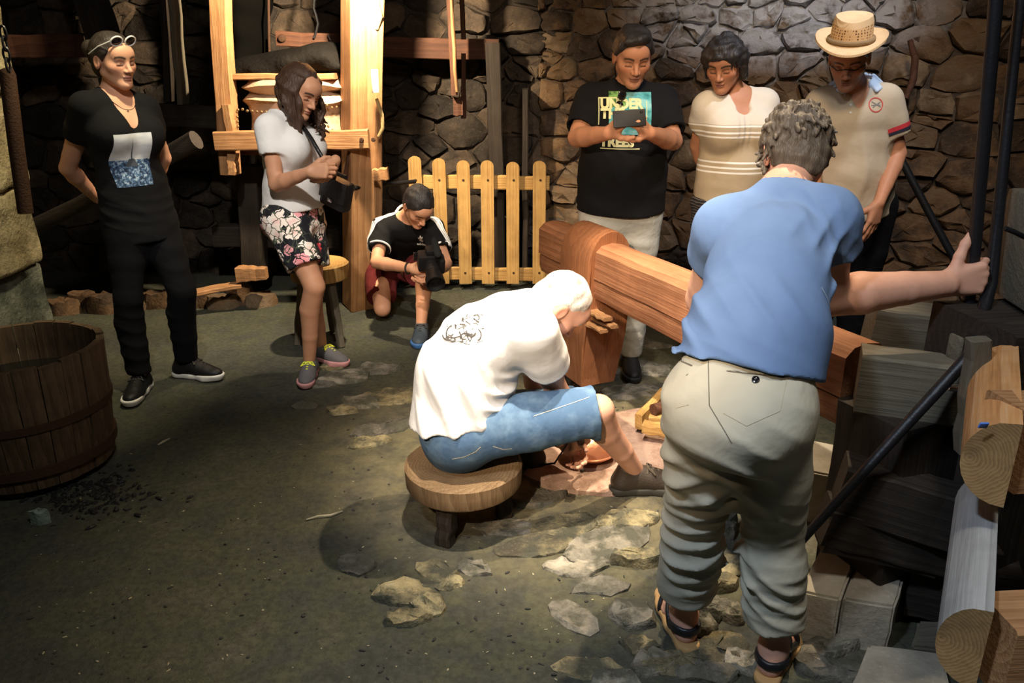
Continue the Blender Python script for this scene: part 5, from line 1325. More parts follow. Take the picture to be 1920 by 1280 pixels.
# --- seated man in white
def man_white():
    H = Head(P(1046, 575, 2.60), (.55, .12, -.80), (.80, .05, .60), 1.0)
    J = dict(shR=P(1000, 620, 2.43), shL=P(985, 592, 2.74), neck=P(998, 574, 2.58), elR=P(1042, 728, 2.615), wrR=P(1086, 800, 2.68), elL=P(1008, 745, 2.86), wrL=P(1052, 815, 2.76),
             hipR=P(868, 812, 2.42), hipL=P(868, 795, 2.62), knR=P(1122, 768, 2.50), knL=P(1085, 765, 2.80), anR=G(1190, 880, .095), anL=G(985, 835, .09), face=(1, .1, 0), bend=V(-.085, 0, .07))
    J['calfR'] = V(-1, 0, -.3).normalized(); J['calfL'] = V(0, 0, -1)
    p = Person('white-haired man in white t-shirt and denim shorts, bent over his work on a stool', J, H, J['shR']-J['shL'], J['hipR']-J['hipL'], hw=(.155, .160, .165, .165, .120), asp=(.78, .80, .74, .68, .6), belly=.09, arm=1.08, leg=.98)
    p.body(SK_PINK, {'R': dict(f=(.12, .25, -.9), n=(-.3, .8, 0), thumb=(-.8, -.2, 0), curl=(.7, .8, .8, .85)), 'L': dict(f=(.5, -.25, -.6), n=(.2, -.5, -.4), thumb=(.2, -.6, .4), curl=(.6, .65, .7, .7))}, h=.009)
    mid = p.sp[2]
    WT = cloth('white_work_cotton', (.80, .79, .77), (.84, .83, .82), wr=9, wamt=.3, var=.03)
    f = [creases(.010, (.9, 0, .45), .09, 83, p.sp[1]-V(.05, .1, .02), .25), creases(.013, (.3, 0, 1), .05, 84, p.sp[1]+V(.14, -.12, -.02), .12), creases(.004, (1, 0, .2), .10, 85, p.sp[2]-V(.1, .15, 0), .2), lumps(.0025, 86, 12, 26)]
    sh = p.shirt(WT, ease=.020, sleeve=.55, slv_e=.032, hem_e=.022, folds=f, neck_r=.063, neck_up=.02, h=.006, hem_pt=P(850, 822, 2.3), hem_n=(.16, -.1, -1), hem_t=.0)
    b = surf(sh)
    # faded workshop drawing printed on the back: a stamp of broken strokes
    INK = plain('faded_ink', (.06, .055, .05), .9); o0 = V(0, 0, CAMZ)
    r = random.Random(21)
    def onto(px, py): 
        d = (P(px, py, 2.4)-o0).normalized(); return b.ray_cast(o0, d)[0]
    def stroke(pts, w=.003):
        q = [onto(*c) for c in pts]
        if all(x is not None for x in q) and len(q) > 1: strip('back_print', q, w*1.5, b, INK, sh, .003)
    def arc(cx, cy, rx, ry, a0, a1, n=12): return [(cx+rx*math.cos(a), cy+ry*math.sin(a)) for a in np.linspace(a0, a1, n)]
    stroke(arc(850, 626, 12, 15, 1.6, 4.6), .004); stroke(arc(848, 628, 17, 12, 1.2, 3.2)); stroke([(834, 636), (840, 632), (852, 634), (866, 630)], .003)
    stroke(arc(874, 632, 10, 7, 2.6, 6.6)); stroke([(858, 618), (872, 612), (892, 606), (896, 610)], .0024); stroke(arc(884, 622, 8, 9, .2, 3.4), .003)
    stroke([(862, 622), (868, 636), (876, 628), (882, 640), (890, 626)], .0035); stroke(arc(895, 628, 7, 10, -1.4, 1.6)); stroke([(870, 600), (884, 594), (898, 590)], .002)
    stroke(arc(893, 596, 6, 5, -2.5, 1.0), .003); stroke([(840, 644), (860, 640), (880, 646), (902, 640)], .0015)
    for _ in range(26):
        x, y = r.uniform(838, 904), r.uniform(588, 644); stroke([(x, y), (x+r.uniform(-5, 6), y+r.uniform(-3, 4)), (x+r.uniform(-6, 8), y+r.uniform(-2, 6))], r.uniform(.0014, .0035))
    # jeans shorts
    def jean(t, base, v):
        n = t.noise(v, 9, 4, .6); return t.mix(t.ramp(n, [(.46, (0, 0, 0)), (.72, (1, 1, 1))]), base, (.17, .27, .38))
    JE = cloth('blue_denim', (.045, .095, .18), (.09, .16, .27), wr=12, wamt=.25, col_fn=jean)
    tr = p.trousers(JE, e=.02, ends={'R': .98, 'L': .96}, top_t=.30, folds=[creases(.005, (1, 0, .2), .045, 87, p.J['hipR']+V(.14, -.05, .04), .10), creases(.004, (1, .3, .2), .05, 88, p.legpt('R', .85), .12), lumps(.002, 89, 14, 30)], flare=lambda t: .018+.014*t, h=.006, waist_n=(-.35, 0, .9))
    bt = surf(tr); ST = plain('pale_stitching', (.55, .52, .42), .8)
    def online(nm, pts, w, m=ST):
        q = []
        for a, c in zip(pts, pts[1:]):
            for i in range(8):
                t = i/8; h = bt.ray_cast(o0, (P(a[0]+(c[0]-a[0])*t, a[1]+(c[1]-a[1])*t, 2.4)-o0).normalized())[0]
                if h is not None: q.append(h)
        if len(q) > 2: strip(nm, q, w, bt, m, tr, .0014)
    online('stitching', [(848, 860), (870, 856), (892, 846), (902, 836)], .003); online('stitching', [(924, 836), (944, 842), (962, 840)], .0025); online('stitching', [(1000, 780), (1060, 760), (1112, 742)], .002)
    p.trouser_obj = tr
    BR = plain('dark_brown_shoe', (.035, .024, .016), .6, bumps=(120, .4, .004)); BRS = plain('dark_sole', (.03, .028, .02), .7); LC = plain('brown_laces', (.06, .045, .03), .8)
    shoe(p.root, 'walking_shoe', p.J['anR'], (1, .05, 0), BR, BRS, laces=LC, size=1.08); shoe(p.root, 'walking_shoe', p.J['anL'], (-.9, .4, 0), BR, BRS, laces=LC, size=1.05)
    p.hair(HAIR_WHITE, e=.0028, amp=.0022, seed=19, freq=(90, 180))
    return p
PEOPLE = {}
for fn in (woman_black, woman_white, cameraman, man_phone, woman_tan, man_hat, man_blue, man_white):
    t_ = time.time(); PEOPLE[fn.__name__] = fn(); print('%s %.2fs' % (fn.__name__, time.time()-t_))
# ------------------------------------------------------------------ timber, iron and tools
W_ORANGE = wood('pine_warm', (.16, .07, .025), (.36, .18, .075), (.52, .30, .14), 1.0, ring=26, stain=.3)
W_STOOL = wood('log_stool_wood', (.10, .055, .025), (.24, .15, .075), (.36, .25, .14), 1.0, ring=40, stain=.35)
W_PICKET = wood('pine_picket', (.20, .095, .025), (.44, .255, .08), (.58, .38, .14), 1.0, ring=30, stain=.3)
W_BEAM = wood('old_beam', (.15, .058, .026), (.34, .145, .068), (.46, .22, .115), .8, ring=20, stain=.35, bump=.8)
W_HAMMER = wood('worn_hammer_wood', (.17, .065, .026), (.32, .125, .05), (.40, .17, .075), .9, ring=14, stain=.3, bump=.7)
W_DARK = wood('sooty_timber', (.010, .007, .005), (.028, .020, .014), (.055, .040, .028), .9, ring=22)
W_RED = wood('reddish_timber', (.035, .013, .007), (.085, .034, .018), (.14, .06, .03), .9, ring=22)
W_GREY = wood('weathered_timber', (.085, .07, .052), (.135, .115, .08), (.19, .17, .125), .9, ring=16, off=(.16, -.2), stain=.25, bump=.7)
W_TUB = wood('wet_oak', (.030, .018, .010), (.10, .062, .034), (.18, .118, .066), 1.0, ring=18, stain=.5, bump=.6)
W_BLUEGREY = wood('silvered_log', (.17, .16, .15), (.34, .33, .31), (.50, .49, .47), .9, ring=20, stain=.3)
IRON = plain('black_iron', (.012, .012, .014), .45, .3, .5, (80, .3, .004)); IRON_R = plain('rusty_iron', (.055, .026, .014), .8, .2, .3, (120, .6, .006))
def endgrain():
    t = NT('end_grain'); v = t.coord('Object'); xyz = t.sep(v); n = t.noise(v, 18, 4)
    r = t.math('SQRT', t.math('ADD', t.math('POWER', t.math('ABSOLUTE', t.math('ADD', xyz[1], -.03)), 2.0), t.math('POWER', t.math('ABSOLUTE', xyz[2]), 2.0)))
    f = t.math('FRACT', t.math('ADD', t.math('MULTIPLY', r, 150.0), t.math('MULTIPLY', n, 3.5)))
    c = t.ramp(t.math('ADD', t.math('MULTIPLY', f, .4), t.math('MULTIPLY', t.noise(v, 40, 5, .65), .6)), [(.25, (.20, .11, .04)), (.55, (.31, .18, .07)), (.8, (.40, .25, .10))])
    t.col(c); t.set(Roughness=.85); t.bump(f, .25, .004); return t.m
W_END = endgrain()
def at(o, name, label, cat, loc, group=None): return thing(name, label, cat, loc, group)
# --- picket fence
fl = P(900, 420, 5.5)
fence = thing('picket_fence', 'low picket fence of six rounded yellow-brown boards before the dark wall', 'fence', (P(900, 540, 5.5).x, 5.5, 0))
for i, (cx, top) in enumerate(((784, 292), (827, 296), (871, 300), (916, 300), (963, 303), (1012, 301))):
    p = P(cx, 420, 5.5); zt = P(cx, top, 5.5).z; zb = .045; w = .088
    bm = bmesh.new(); pr = [(-w/2, zb), (w/2, zb)]+[(w/2*math.cos(a), zt-.035+.035*math.sin(a)) for a in np.linspace(0, PI, 9)]
    f0 = [bm.verts.new((z-.5, x, -.012)) for x, z in pr]; f1 = [bm.verts.new((z-.5, x, .012)) for x, z in pr]; n = len(pr)
    bm.faces.new(f0); bm.faces.new(list(reversed(f1)))
    for k in range(n): bm.faces.new((f0[k], f0[(k+1) % n], f1[(k+1) % n], f1[k]))
    bmesh.ops.recalc_face_normals(bm, faces=bm.faces)
    M = Matrix(((0, 1, 0, p.x+random.uniform(-.006, .006)), (0, 0, 1, 5.48), (1, 0, 0, .5), (0, 0, 0, 1))) @ Matrix.Rotation(random.uniform(-.008, .008), 4, 'Z')
    pk = link('picket', bm_mesh('picket', bm), W_PICKET, fence, M)
    for py in (338, 512):
        q = P(cx, py, 5.46); lathe('screw', [(0, .004), (.006, .003), (.0085, 0)], IRON_R, pk, M=Matrix.Translation((p.x, 5.467, q.z)) @ Matrix.Rotation(PI/2, 4, 'X'), n=10)
for py in (340, 512): timber('rail', P(768, py, 5.52), P(1030, py+3, 5.52), .03, .095, W_PICKET, fence)
# --- forge frame with its bellows
ff = thing('bellows_stand', 'bright pine frame of two posts and a crossbar holding the bellows', 'timber frame', (P(675, 540, 5.1).x, 5.05, 0))
a = P(408, -90, 5.0); b = P(432, 326, 5.0); timber('post', a, b, .10, .115, W_ORANGE, ff, up=(0, 1, 0))
a = P(680, -110, 4.98); b = P(676, 548, 5.10); b.z = 0; timber('post', a, b, .20, .19, W_ORANGE, ff, up=(-.55, 1, 0))
timber('crossbar', P(404, 265, 4.90), P(692, 261, 4.90), .06, .11, W_ORANGE, ff)
timber('crossbar', P(430, 275, 5.15), P(690, 272, 5.2), .06, .10, W_RED, ff)
timber('bracket', P(425, 196, 4.92), P(440, 282, 4.92), .05, .07, W_ORANGE, ff, up=(0, 1, 0)); timber('bracket', P(436, 288, 4.93), P(438, 326, 4.93), .05, .085, W_ORANGE, ff, up=(0, 1, 0))
timber('peg', P(700, 328, 4.95), P(728, 326, 4.95), .05, .075, W_ORANGE, ff)
timber('corbel', P(664, 282, 4.97), P(652, 330, 5.02), .05, .09, W_RED, ff, up=(0, 1, 0))
tube('iron_strap', [P(664, 352, 4.93), P(715, 347, 5.1), P(778, 340, 5.35)], .014, IRON, ff, 8)
for px in (678, 700): lathe('bolt', [(0, .012), (.012, .01), (.014, 0)], IRON_R, ff, M=Matrix.Translation(P(px, 262, 4.865)) @ Matrix.Rotation(PI/2, 4, 'X'), n=10)
# bellows: two boards with pleated pale leather between, studded edge, dark upper chamber
bl = thing('forge_bellows', 'pale leather bellows with studded edge resting on the pine frame', 'bellows', P(540, 255, 5.15))
LEATHER = NT('pale_leather'); v = LEATHER.coord(); n = LEATHER.noise(v, 9, 4); LEATHER.col(LEATHER.mix(n, (.30, .19, .115), (.50, .35, .235))); LEATHER.set(Roughness=.6); LEATHER.bump(LEATHER.noise(v, 12, 4), .5, .03)
DARKLEATHER = plain('sooty_leather', (.004, .0032, .0026), .8, 0, .1, (16, .6, .03))
x0, x1 = P(440, 200, 4.95).x, P(640, 200, 4.95).x; zb, zt = P(540, 247, 4.95).z, P(540, 148, 4.95).z
def oval(x, k): # outline of the bellows in plan: broad at the right, narrowing left
    return k
bm = bmesh.new(); rings = []; ns = 28
for i in range(15):
    tt = i/14; z = zb+(zt-zb)*tt; pl = .028*math.cos(tt*PI*2*3.5) if tt > .45 else -.012*math.sin(tt*PI/.45)
    ring = []
    for k in range(ns):
        a = 2*PI*k/ns; ex = math.copysign(abs(math.cos(a))**.45, math.cos(a)); ey = math.copysign(abs(math.sin(a))**.5, math.sin(a))
        ring.append(bm.verts.new(((x0+x1)/2+ex*((x1-x0)/2-.02+pl), 5.28+ey*(.30+pl+.03*ex), z+.012*math.sin(a*3+i))))
    rings.append(ring)
for A, B in zip(rings, rings[1:]):
    for k in range(ns): bm.faces.new((A[k], A[(k+1) % ns], B[(k+1) % ns], B[k]))
bm.faces.new(rings[-1]); bmesh.ops.recalc_face_normals(bm, faces=bm.faces)
link('leather', bm_mesh('leather', bm, True, 60), LEATHER.m, bl)
timber('lid', V(x0-.02, 5.28, zt+.01), V(x1-.04, 5.28, zt+.01), .58, .035, W_ORANGE, bl)
r = random.Random(3)
for i in range(22):
    tt = i/21; px = 446+tt*185; py = 203+7*math.sin(tt*6) if i % 2 else 206+4*math.sin(tt*5)
    lathe('stud', [(0, .007), (.006, .005), (.009, 0)], plain('brass_stud', (.30, .20, .10), .4, .8) if i == 0 else bpy.data.materials['brass_stud'], bl, M=Matrix.Translation(P(px, py, 4.945)) @ Matrix.Rotation(PI/2, 4, 'X'), n=8)
for i in range(5): lathe('stud', [(0, .007), (.006, .005), (.009, 0)], bpy.data.materials['brass_stud'], bl, M=Matrix.Translation(P(444+i*.6, 210+i*9, 4.945)) @ Matrix.Rotation(PI/2, 4, 'X'), n=8)
S = Solid(); 
for px, py, rr in ((450, 140, .10), (500, 130, .14), (560, 118, .15), (615, 108, .13), (640, 125, .10)): S.ell(P(px, py, 5.3), (rr*1.3, .26, rr*.62), None, .08)
S.fold(lumps(.012, 31, 10, 26)); solid_obj('upper_chamber', S, .016, DARKLEATHER, bl)
# chimney hood and irons above the bellows
hood = thing('chimney_hood', 'sooty black chimney hood above the bellows', 'hood', P(465, 60, 5.55))
bm = bmesh.new()
for px0, px1, py0, py1, w in ((432, 498, -60, 60, .5), (436, 490, 60, 150, .4)):
    c = P((px0+px1)/2, (py0+py1)/2, 5.55); 
hd = Solid(); 
for py in (-60, 0, 60, 110): c = P(466+3*math.sin(py*.06), py, 5.55); hd.ell(c, (.135-.0003*max(0, py), .22, .16), None, .06)
hd.fold(lumps(.012, 8, 12, 30)); solid_obj('hood_shell', hd, .016, plain('soot', (.002, .0018, .0015), .95, 0, .05), hood)
hb = thing('hook_beam', 'short reddish beam with a bolt and hook above the bellows', 'beam', P(580, 75, 5.45))
timber('beam', P(520, 73, 5.45), P(668, 78, 5.45), .07, .09, W_RED, hb); lathe('bolt', [(0, .02), (.02, .016), (.026, 0)], IRON_R, hb, M=Matrix.Translation(P(529, 72, 5.41)) @ Matrix.Rotation(PI/2, 4, 'X'), n=12)
tube('hook', [P(615, 66, 5.40), P(622, 80, 5.38), P(618, 92, 5.38), P(610, 88, 5.38)], .006, IRON, hb, 6)
tag(tube('iron_rod', [P(503, -60, 5.42), P(504, 60, 5.42), P(506, 128, 5.44)], .009, IRON_R, None, 8), 'thin rusty rod hanging left of the hook beam', 'rod')
tag(tube('pull_chain', [P(592+4*math.sin(i*1.3), -40+i*14, 5.40) for i in range(9)], .007, IRON, None, 6), 'dark chain hanging over the hook beam', 'chain')
# --- dark timbers round the forge
def one(name, label, cat, a, b, w, h, mat, up=(0, 0, 1), group=None, **kw):
    o = timber(name, a, b, w, h, mat, None, up, **kw); return tag(o, label, cat, group)
one('soot_beam', 'dark reddish beam along the wall at upper left, behind the woman in black', 'beam', P(-20, 88, 5.5), P(150, 86, 5.5), .14, .14, W_RED)
one('soot_post', 'dark upright post at the upper left behind the woman in black', 'post', P(148, -70, 5.6), P(196, 75, 5.6), .15, .20, W_DARK, (0, 1, 0))
one('hanging_board', 'grey-brown board hanging left of the pine post', 'board', P(322, -60, 5.25), P(344, 195, 5.25), .035, .125, W_GREY, (0, 1, 0))
one('dark_board', 'sooty board hanging just left of the grey-brown board', 'board', P(306, -60, 5.4), P(318, 190, 5.4), .035, .10, W_DARK, (0, 1, 0))
one('cross_timber', 'sooty horizontal timber left of the pine frame', 'beam', P(306, 216, 5.25), P(412, 220, 5.2), .12, .13, W_DARK)
one('long_beam', 'long dark red beam along the wall right of the bright post', 'beam', P(700, 88, 5.75), P(935, 94, 5.75), .13, .13, W_RED)
e_ = P(935, 318, 5.72); one('soot_upright', 'dark upright timber against the wall behind the fence', 'post', P(924, 80, 5.72), V(e_.x, 5.72, 0), .10, .13, W_DARK, (0, 1, 0)); one('recess_panel', 'dark panel added to fill the black gap behind the fence', 'plank', V(P(985, 318, 5.8).x, 5.80, 1.35), V(P(985, 318, 5.8).x, 5.80, 0), .04, .26, W_DARK, (0, 1, 0))  # the wide panel is added to make the recess behind the fence black
one('rear_post', 'sooty post in shadow behind the white-shirted woman', 'post', P(468, 310, 5.35), P(480, 520, 5.35), .14, .16, W_DARK, (0, 1, 0))
one('rear_shelf', 'sooty low beam in shadow behind the white-shirted woman', 'beam', P(405, 440, 5.5), P(640, 445, 5.5), .15, .14, W_DARK)
hp = thing('hanging_rack', 'two pairs of orange boards hanging down above the fence', 'rack', P(850, 100, 5.45))
timber('board', P(838, -80, 5.42), P(853, 178, 5.42), .035, .085, W_RED, hp, (0, 1, 0)); timber('board', P(843, -80, 5.38), P(856, 172, 5.38), .02, .06, W_ORANGE, hp, (0, 1, 0))
timber('board', P(864, -80, 5.5), P(868, 74, 5.5), .03, .045, W_RED, hp, (0, 1, 0)); timber('board', P(870, 100, 5.5), P(870, 222, 5.5), .03, .05, W_RED, hp, (0, 1, 0)); timber('foot_block', P(850, 200, 5.46), P(868, 200, 5.46), .04, .12, W_RED, hp)
tag(tube('lever_pole', [P(40, 436, 4.55), P(150, 384, 4.55), P(250, 325, 4.55), P(330, 283, 4.52), P(368, 262, 4.5)], [.045, .045, .046, .050, .054], W_DARK, None, 12), 'thick sooty pole slanting up behind the woman in black', 'pole')
# low hearth bits
one('firewood', 'split orange log wedge lying on the hearth edge behind the women', 'log', P(446, 513, 5.0), P(500, 512, 5.0), .09, .10, W_ORANGE, taper=.75)
one('hearth_plank', 'thin plank lying along the hearth edge', 'plank', P(368, 548, 4.9), P(452, 534, 5.0), .10, .03, W_ORANGE)
HB = thing('hearth_edging', 'low kerb of rough red-brown stones along the hearth', 'kerb', G(420, 560)); r = random.Random(5)
for i in range(11):
    px = 120+i*37; p = G(px, 585-1.9*i+r.uniform(-6, 6)); poly = [(p.x+.11*math.cos(a)*r.uniform(.8, 1.2), p.y+.08*math.sin(a)*r.uniform(.8, 1.2)) for a in np.linspace(0, 2*PI, 9)[:-1]]
    me, c = stone_from_poly(poly, r, r.uniform(.07, .13), 0, .012); link('stone', me, STONE_R, HB, Matrix.Translation((c[0], c[1], 0)))
# --- stone pillar, its pipe and chain
PIL = stone_mat('pillar_stone', [(.3, (.10, .085, .045)), (.5, (.26, .215, .12)), (.68, (.40, .34, .20)), (.85, (.55, .48, .32))], 7, 1.1)
PIL2 = stone_mat('mossy_stone', [(.3, (.06, .07, .055)), (.5, (.16, .17, .13)), (.7, (.28, .28, .22)), (.85, (.4, .39, .3))], 7, 1.0)
pil = thing('stone_pillar', 'rough yellowish stone pillar behind the tub at the left edge', 'pillar', (-2.36, 3.6, 0))
for z0, z1, xr, m, dy in ((0, .28, -2.33, PIL2, .02), (.28, .62, -2.33, PIL2, .02), (.62, 1.00, -2.30, PIL, 0), (1.00, 1.42, -2.29, PIL, .01), (1.42, 1.80, -2.26, PIL, 0), (1.80, 2.3, -2.25, PIL, 0)):
    S = Solid(); c = V(xr-.25, 3.62+dy, (z0+z1)/2); S.add('b', 'u', .01, A3(c)-.35, A3(c)+.35, (A3(c), np.array((.25, .22, (z1-z0)/2-.004)), .022))
    S.fold(lumps(.006, int(z0*100)+2, 16, 50, 8)); solid_obj('stone_block', S, .014, m, pil)
tag(tube('downpipe', [P(8, 130, 3.34), P(14, 140, 3.34), P(30, 270, 3.34), P(48, 399, 3.34)], .030, IRON_R, None, 14), 'brown iron pipe fixed upright on the stone pillar', 'pipe')
ch = thing('chain', 'short iron chain hanging at the top of the stone pillar', 'chain', P(10, 95, 3.32))
for i in range(4):
    c = P(6+i*3, 62+i*20, 3.27); M = Matrix.Translation(c) @ Matrix.Rotation(PI/2*(i % 2), 4, 'Z')
    tube('link', [M @ V(.012*math.cos(a), 0, .026*math.sin(a)) for a in np.linspace(0, 2*PI, 17)[:-1]], .005, IRON, ch, 6, True)
# --- wooden tub
tc = V(-1.945, 2.915, 0); R1, R0, HT = .320, .288, .518
tub = thing('wooden_tub', 'dark wooden tub bound with two hoops, filled with black water', 'tub', tc)
ns = 24
for k in range(ns):
    a0, a1 = 2*PI*k/ns+.006, 2*PI*(k+1)/ns-.006; bm = bmesh.new(); vs = []
    rr = random.Random(k); top = HT+rr.uniform(-.006, .004); pr = rr.uniform(-.003, .003)
    for z, R in ((.03, R0), (HT*.5, (R0+R1)/2+.006), (top, R1)):
        for a in (a0, (a0+a1)/2, a1): vs.append(bm.verts.new(((R+pr)*math.cos(a), (R+pr)*math.sin(a), z)))
        for a in (a0, (a0+a1)/2, a1): vs.append(bm.verts.new(((R-.026)*math.cos(a), (R-.026)*math.sin(a), z)))
    q = lambda i, j: vs[i*6+j]
    for i in range(2):
        for j, jj in ((0, 1), (1, 2)): bm.faces.new((q(i, j), q(i, jj), q(i+1, jj), q(i+1, j))); bm.faces.new((q(i, 3+jj), q(i, 3+j), q(i+1, 3+j), q(i+1, 3+jj)))
        bm.faces.new((q(i, 3), q(i, 0), q(i+1, 0), q(i+1, 3))); bm.faces.new((q(i, 2), q(i, 5), q(i+1, 5), q(i+1, 2)))
    for i in (0, 2): bm.faces.new((q(i, 0), q(i, 1), q(i, 4), q(i, 3))); bm.faces.new((q(i, 1), q(i, 2), q(i, 5), q(i, 4)))
    bmesh.ops.recalc_face_normals(bm, faces=bm.faces)
    me = bm_mesh('stave', bm); M = Matrix.Translation(tc) @ Matrix.Rotation(0, 4, 'Z')
    # own axis along the stave for the grain
    mid = V(R0*math.cos((a0+a1)/2), R0*math.sin((a0+a1)/2), HT/2); A = Matrix.Translation(mid) @ Matrix.Rotation((a0+a1)/2, 4, 'Z') @ Matrix.Rotation(-PI/2, 4, 'Y')
    me.transform(A.inverted()); link('stave', me, W_TUB, tub, M @ A)
for z, h in ((.285, .030), (.105, .040)):
    R = R0+(R1-R0)*z/HT+.008; lathe('hoop', [(R-.004, z-h/2), (R+.006, z-h/2), (R+.007, z+h/2), (R-.004, z+h/2)], IRON_R, tub, tc, 40)
lathe('tub_bottom', [(0, .05), (R0-.02, .05), (R0-.02, .03), (0, .03)], W_TUB, tub, tc)
lathe('water', [(0, .36), (R1-.032, .36)], plain('black_water', (.006, .007, .006), .08, 0, .6), tub, tc, 40)
for k in range(3): a = .7+k*2.1; box('foot', Matrix.Translation(tc+V(.22*math.cos(a), .22*math.sin(a), .02)), .08, .08, .045, W_TUB, tub)
S = Solid(); c = G(172, 868); S.cone(c+V(-.02, .02, .0), c+V(-.035, .03, .13), .07, .02, .03); S.fold(lumps(.008, 3, 25, 70)); S.plane((0, 0, -.005), (0, 0, -1))
tag(solid_obj('clay_lump', S, .009, plain('dried_clay', (.085, .05, .026), .95, bumps=(40, .8, .01))), 'brown clay lump at the right foot of the tub', 'clay')
r = random.Random(2); c = G(75, 975); me, cc = stone_from_poly([(c.x+.035*math.cos(a)*r.uniform(.7, 1.2), c.y+.025*math.sin(a)*r.uniform(.7, 1.2)) for a in np.linspace(0, 2*PI, 8)[:-1]], r, .04, 0, .008)
tag(link('slag_lump', me, plain('green_slag', (.18, .24, .20), .7, bumps=(40, .9, .01)), None, Matrix.Translation((cc[0], cc[1], 0))), 'small grey-green slag lump on the floor in front of the tub', 'rock')
# --- two log stools
def log_stool(label, c, rad, h, thick, legs, lean=.05, mat=W_ORANGE, legmat=W_DARK, lw=.05):
    st = thing('log_stool', label, 'stool', (c.x, c.y, 0), 'log stools')
    n = 44; bm = bmesh.new(); r = random.Random(int(rad*1000)); wob = [1+.012*math.sin(3*2*PI*k/n+1)+.006*r.uniform(-1, 1) for k in range(n)]; rings = []
    for rr, z in ((0, h), (rad*.6, h), (rad-.012, h), (rad, h-.012), (rad*.995, h-thick*.5), (rad*.985, h-thick+.008), (rad*.96, h-thick), (0, h-thick)):
        rings.append([bm.verts.new((0, 0, z))] if rr == 0 else [bm.verts.new((rr*wob[k]*math.cos(2*PI*k/n), rr*wob[k]*math.sin(2*PI*k/n), z)) for k in range(n)])
    for A, B in zip(rings, rings[1:]):
        for k in range(n):
            q = list(dict.fromkeys([A[k % len(A)], A[(k+1) % n % len(A)], B[(k+1) % n % len(B)], B[k % len(B)]]))
            if len(q) > 2: bm.faces.new(q)
    bmesh.ops.recalc_face_normals(bm, faces=bm.faces); me = bm_mesh('seat', bm, True, 40)
    # long axis of the timber is upright: turn the grain
    Rm = Matrix.Rotation(-PI/2, 4, 'Y'); me.transform(Rm.inverted()); link('seat', me, mat, st, Matrix.Translation((c.x, c.y, 0)) @ Rm)
    for a in legs:
        p0 = V(c.x+rad*.62*math.cos(a), c.y+rad*.62*math.sin(a), h-thick+.01); p1 = V(c.x+rad*(.62+lean*6)*math.cos(a), c.y+rad*(.62+lean*6)*math.sin(a), 0)
        timber('leg', p1, p0, lw, lw, legmat, st, (math.cos(a), math.sin(a), 0), taper=1.1)
    return st
sc_ = P(868, 868, 2.5)
log_stool('low round log stool under the man in white', V(sc_.x, 2.50, 0), .207, .245, .085, (-1.95, .25, 2.2), .02, W_STOOL, W_DARK, .055)
sc2 = P(603, 500, 4.4)
log_stool('tall three-legged stool with thick wooden seat behind the floral shorts', V(sc2.x-.02, 4.42, 0), .165, .475, .095, (-.75, 3.6, 1.5), .06, W_PICKET, W_GREY, .036)
# --- the water hammer: helve beam and head
hm = thing('helve_hammer', 'big wooden helve hammer, orange beam through an arched head', 'hammer', (.3, 3.5, 0))
bd = V(.42, -.907, 0).normalized(); bn = V(.907, .42, 0).normalized(); F0 = V(.143, 3.92, .80); w = .16
A = F0-bd*.02+bn*w/2; A.z = .66; B = F0+bd*1.95+bn*w/2; B.z = .655
def helve(a, b, w, h, z_split, top):
    L = (b-a).length; bm = bmesh.new(); seg = 16; rings = []
    sec = ((-w/2, -h/2+.0), (-w/2+.0, h/2-.035), (-w/2+.03, h/2-.008), (0, h/2), (w/2-.03, h/2-.008), (w/2, h/2-.035), (w/2, -h/2)) if top else ((-w/2+.012, -h/2+.02), (-w/2, -h/2+.05), (-w/2, h/2), (w/2, h/2), (w/2, -h/2+.05), (w/2-.03, -h/2))
    for i in range(seg+1):
        t = i/seg; rings.append([bm.verts.new(((t-.5)*L, y+.005*mnoise.noise((t*9, k, 4)), z+.006*mnoise.noise((t*7, k, 8)))) for k, (y, z) in enumerate(sec)])
    n = len(sec)
    for i in range(seg):
        for k in range(n): bm.faces.new((rings[i][k], rings[i][(k+1) % n], rings[i+1][(k+1) % n], rings[i+1][k]))
    bm.faces.new(rings[0]); bm.faces.new(rings[-1]); bmesh.ops.recalc_face_normals(bm, faces=bm.faces)
    return bm_mesh('beam', bm, True, 40)
hu, hl = .158, .108
A1, B1 = A.copy(), B.copy(); A1.z = .80-hu/2; B1.z = .80-hu/2; A2, B2 = A.copy(), B.copy(); A2.z = .80-hu-.007-hl/2; B2.z = A2.z
link('beam', helve(A1, B1, w, hu, 0, True), W_BEAM, hm, frame(A1, B1)); link('beam', helve(A2-bn*.004, B2-bn*.004, w-.01, hl, 0, False), W_BEAM, hm, frame(A2, B2))
# head: rounded top, flat cheeks, tapering foot
bm = bmesh.new(); hc = F0+bd*.40+bn*w/2; hw_ = .115
prof = [(-hw_*.80, .10), (-hw_*.92, .22), (-hw_, .36), (-hw_, .52), (-hw_, .70)]+[(-hw_*math.cos(a), .70+.150*math.sin(a)) for a in np.linspace(.2, PI-.2, 11)]+[(hw_, .70), (hw_, .52), (hw_, .36), (hw_*.92, .22), (hw_*.80, .10)]
rings = []
for s in (-1, -.92, .92, 1):
    ring = []
    for k, (y, z) in enumerate(prof):
        half = .135 if z > .5 else .135-.045*((.5-z)/.4)
        sh = 0 if z > .5 else -.02*((.5-z)/.4); ed = 1-.05*(abs(s) == 1)
        ring.append(bm.verts.new((half*s+sh+.004*mnoise.noise((k*.7, s, 2)), y*ed, z-.45+(.004 if abs(s) < 1 else 0)*(z > .7))))
    rings.append(ring)
n = len(prof)
for Aq, Bq in zip(rings, rings[1:]):
    for k in range(n): bm.faces.new((Aq[k], Aq[(k+1) % n], Bq[(k+1) % n], Bq[k]))
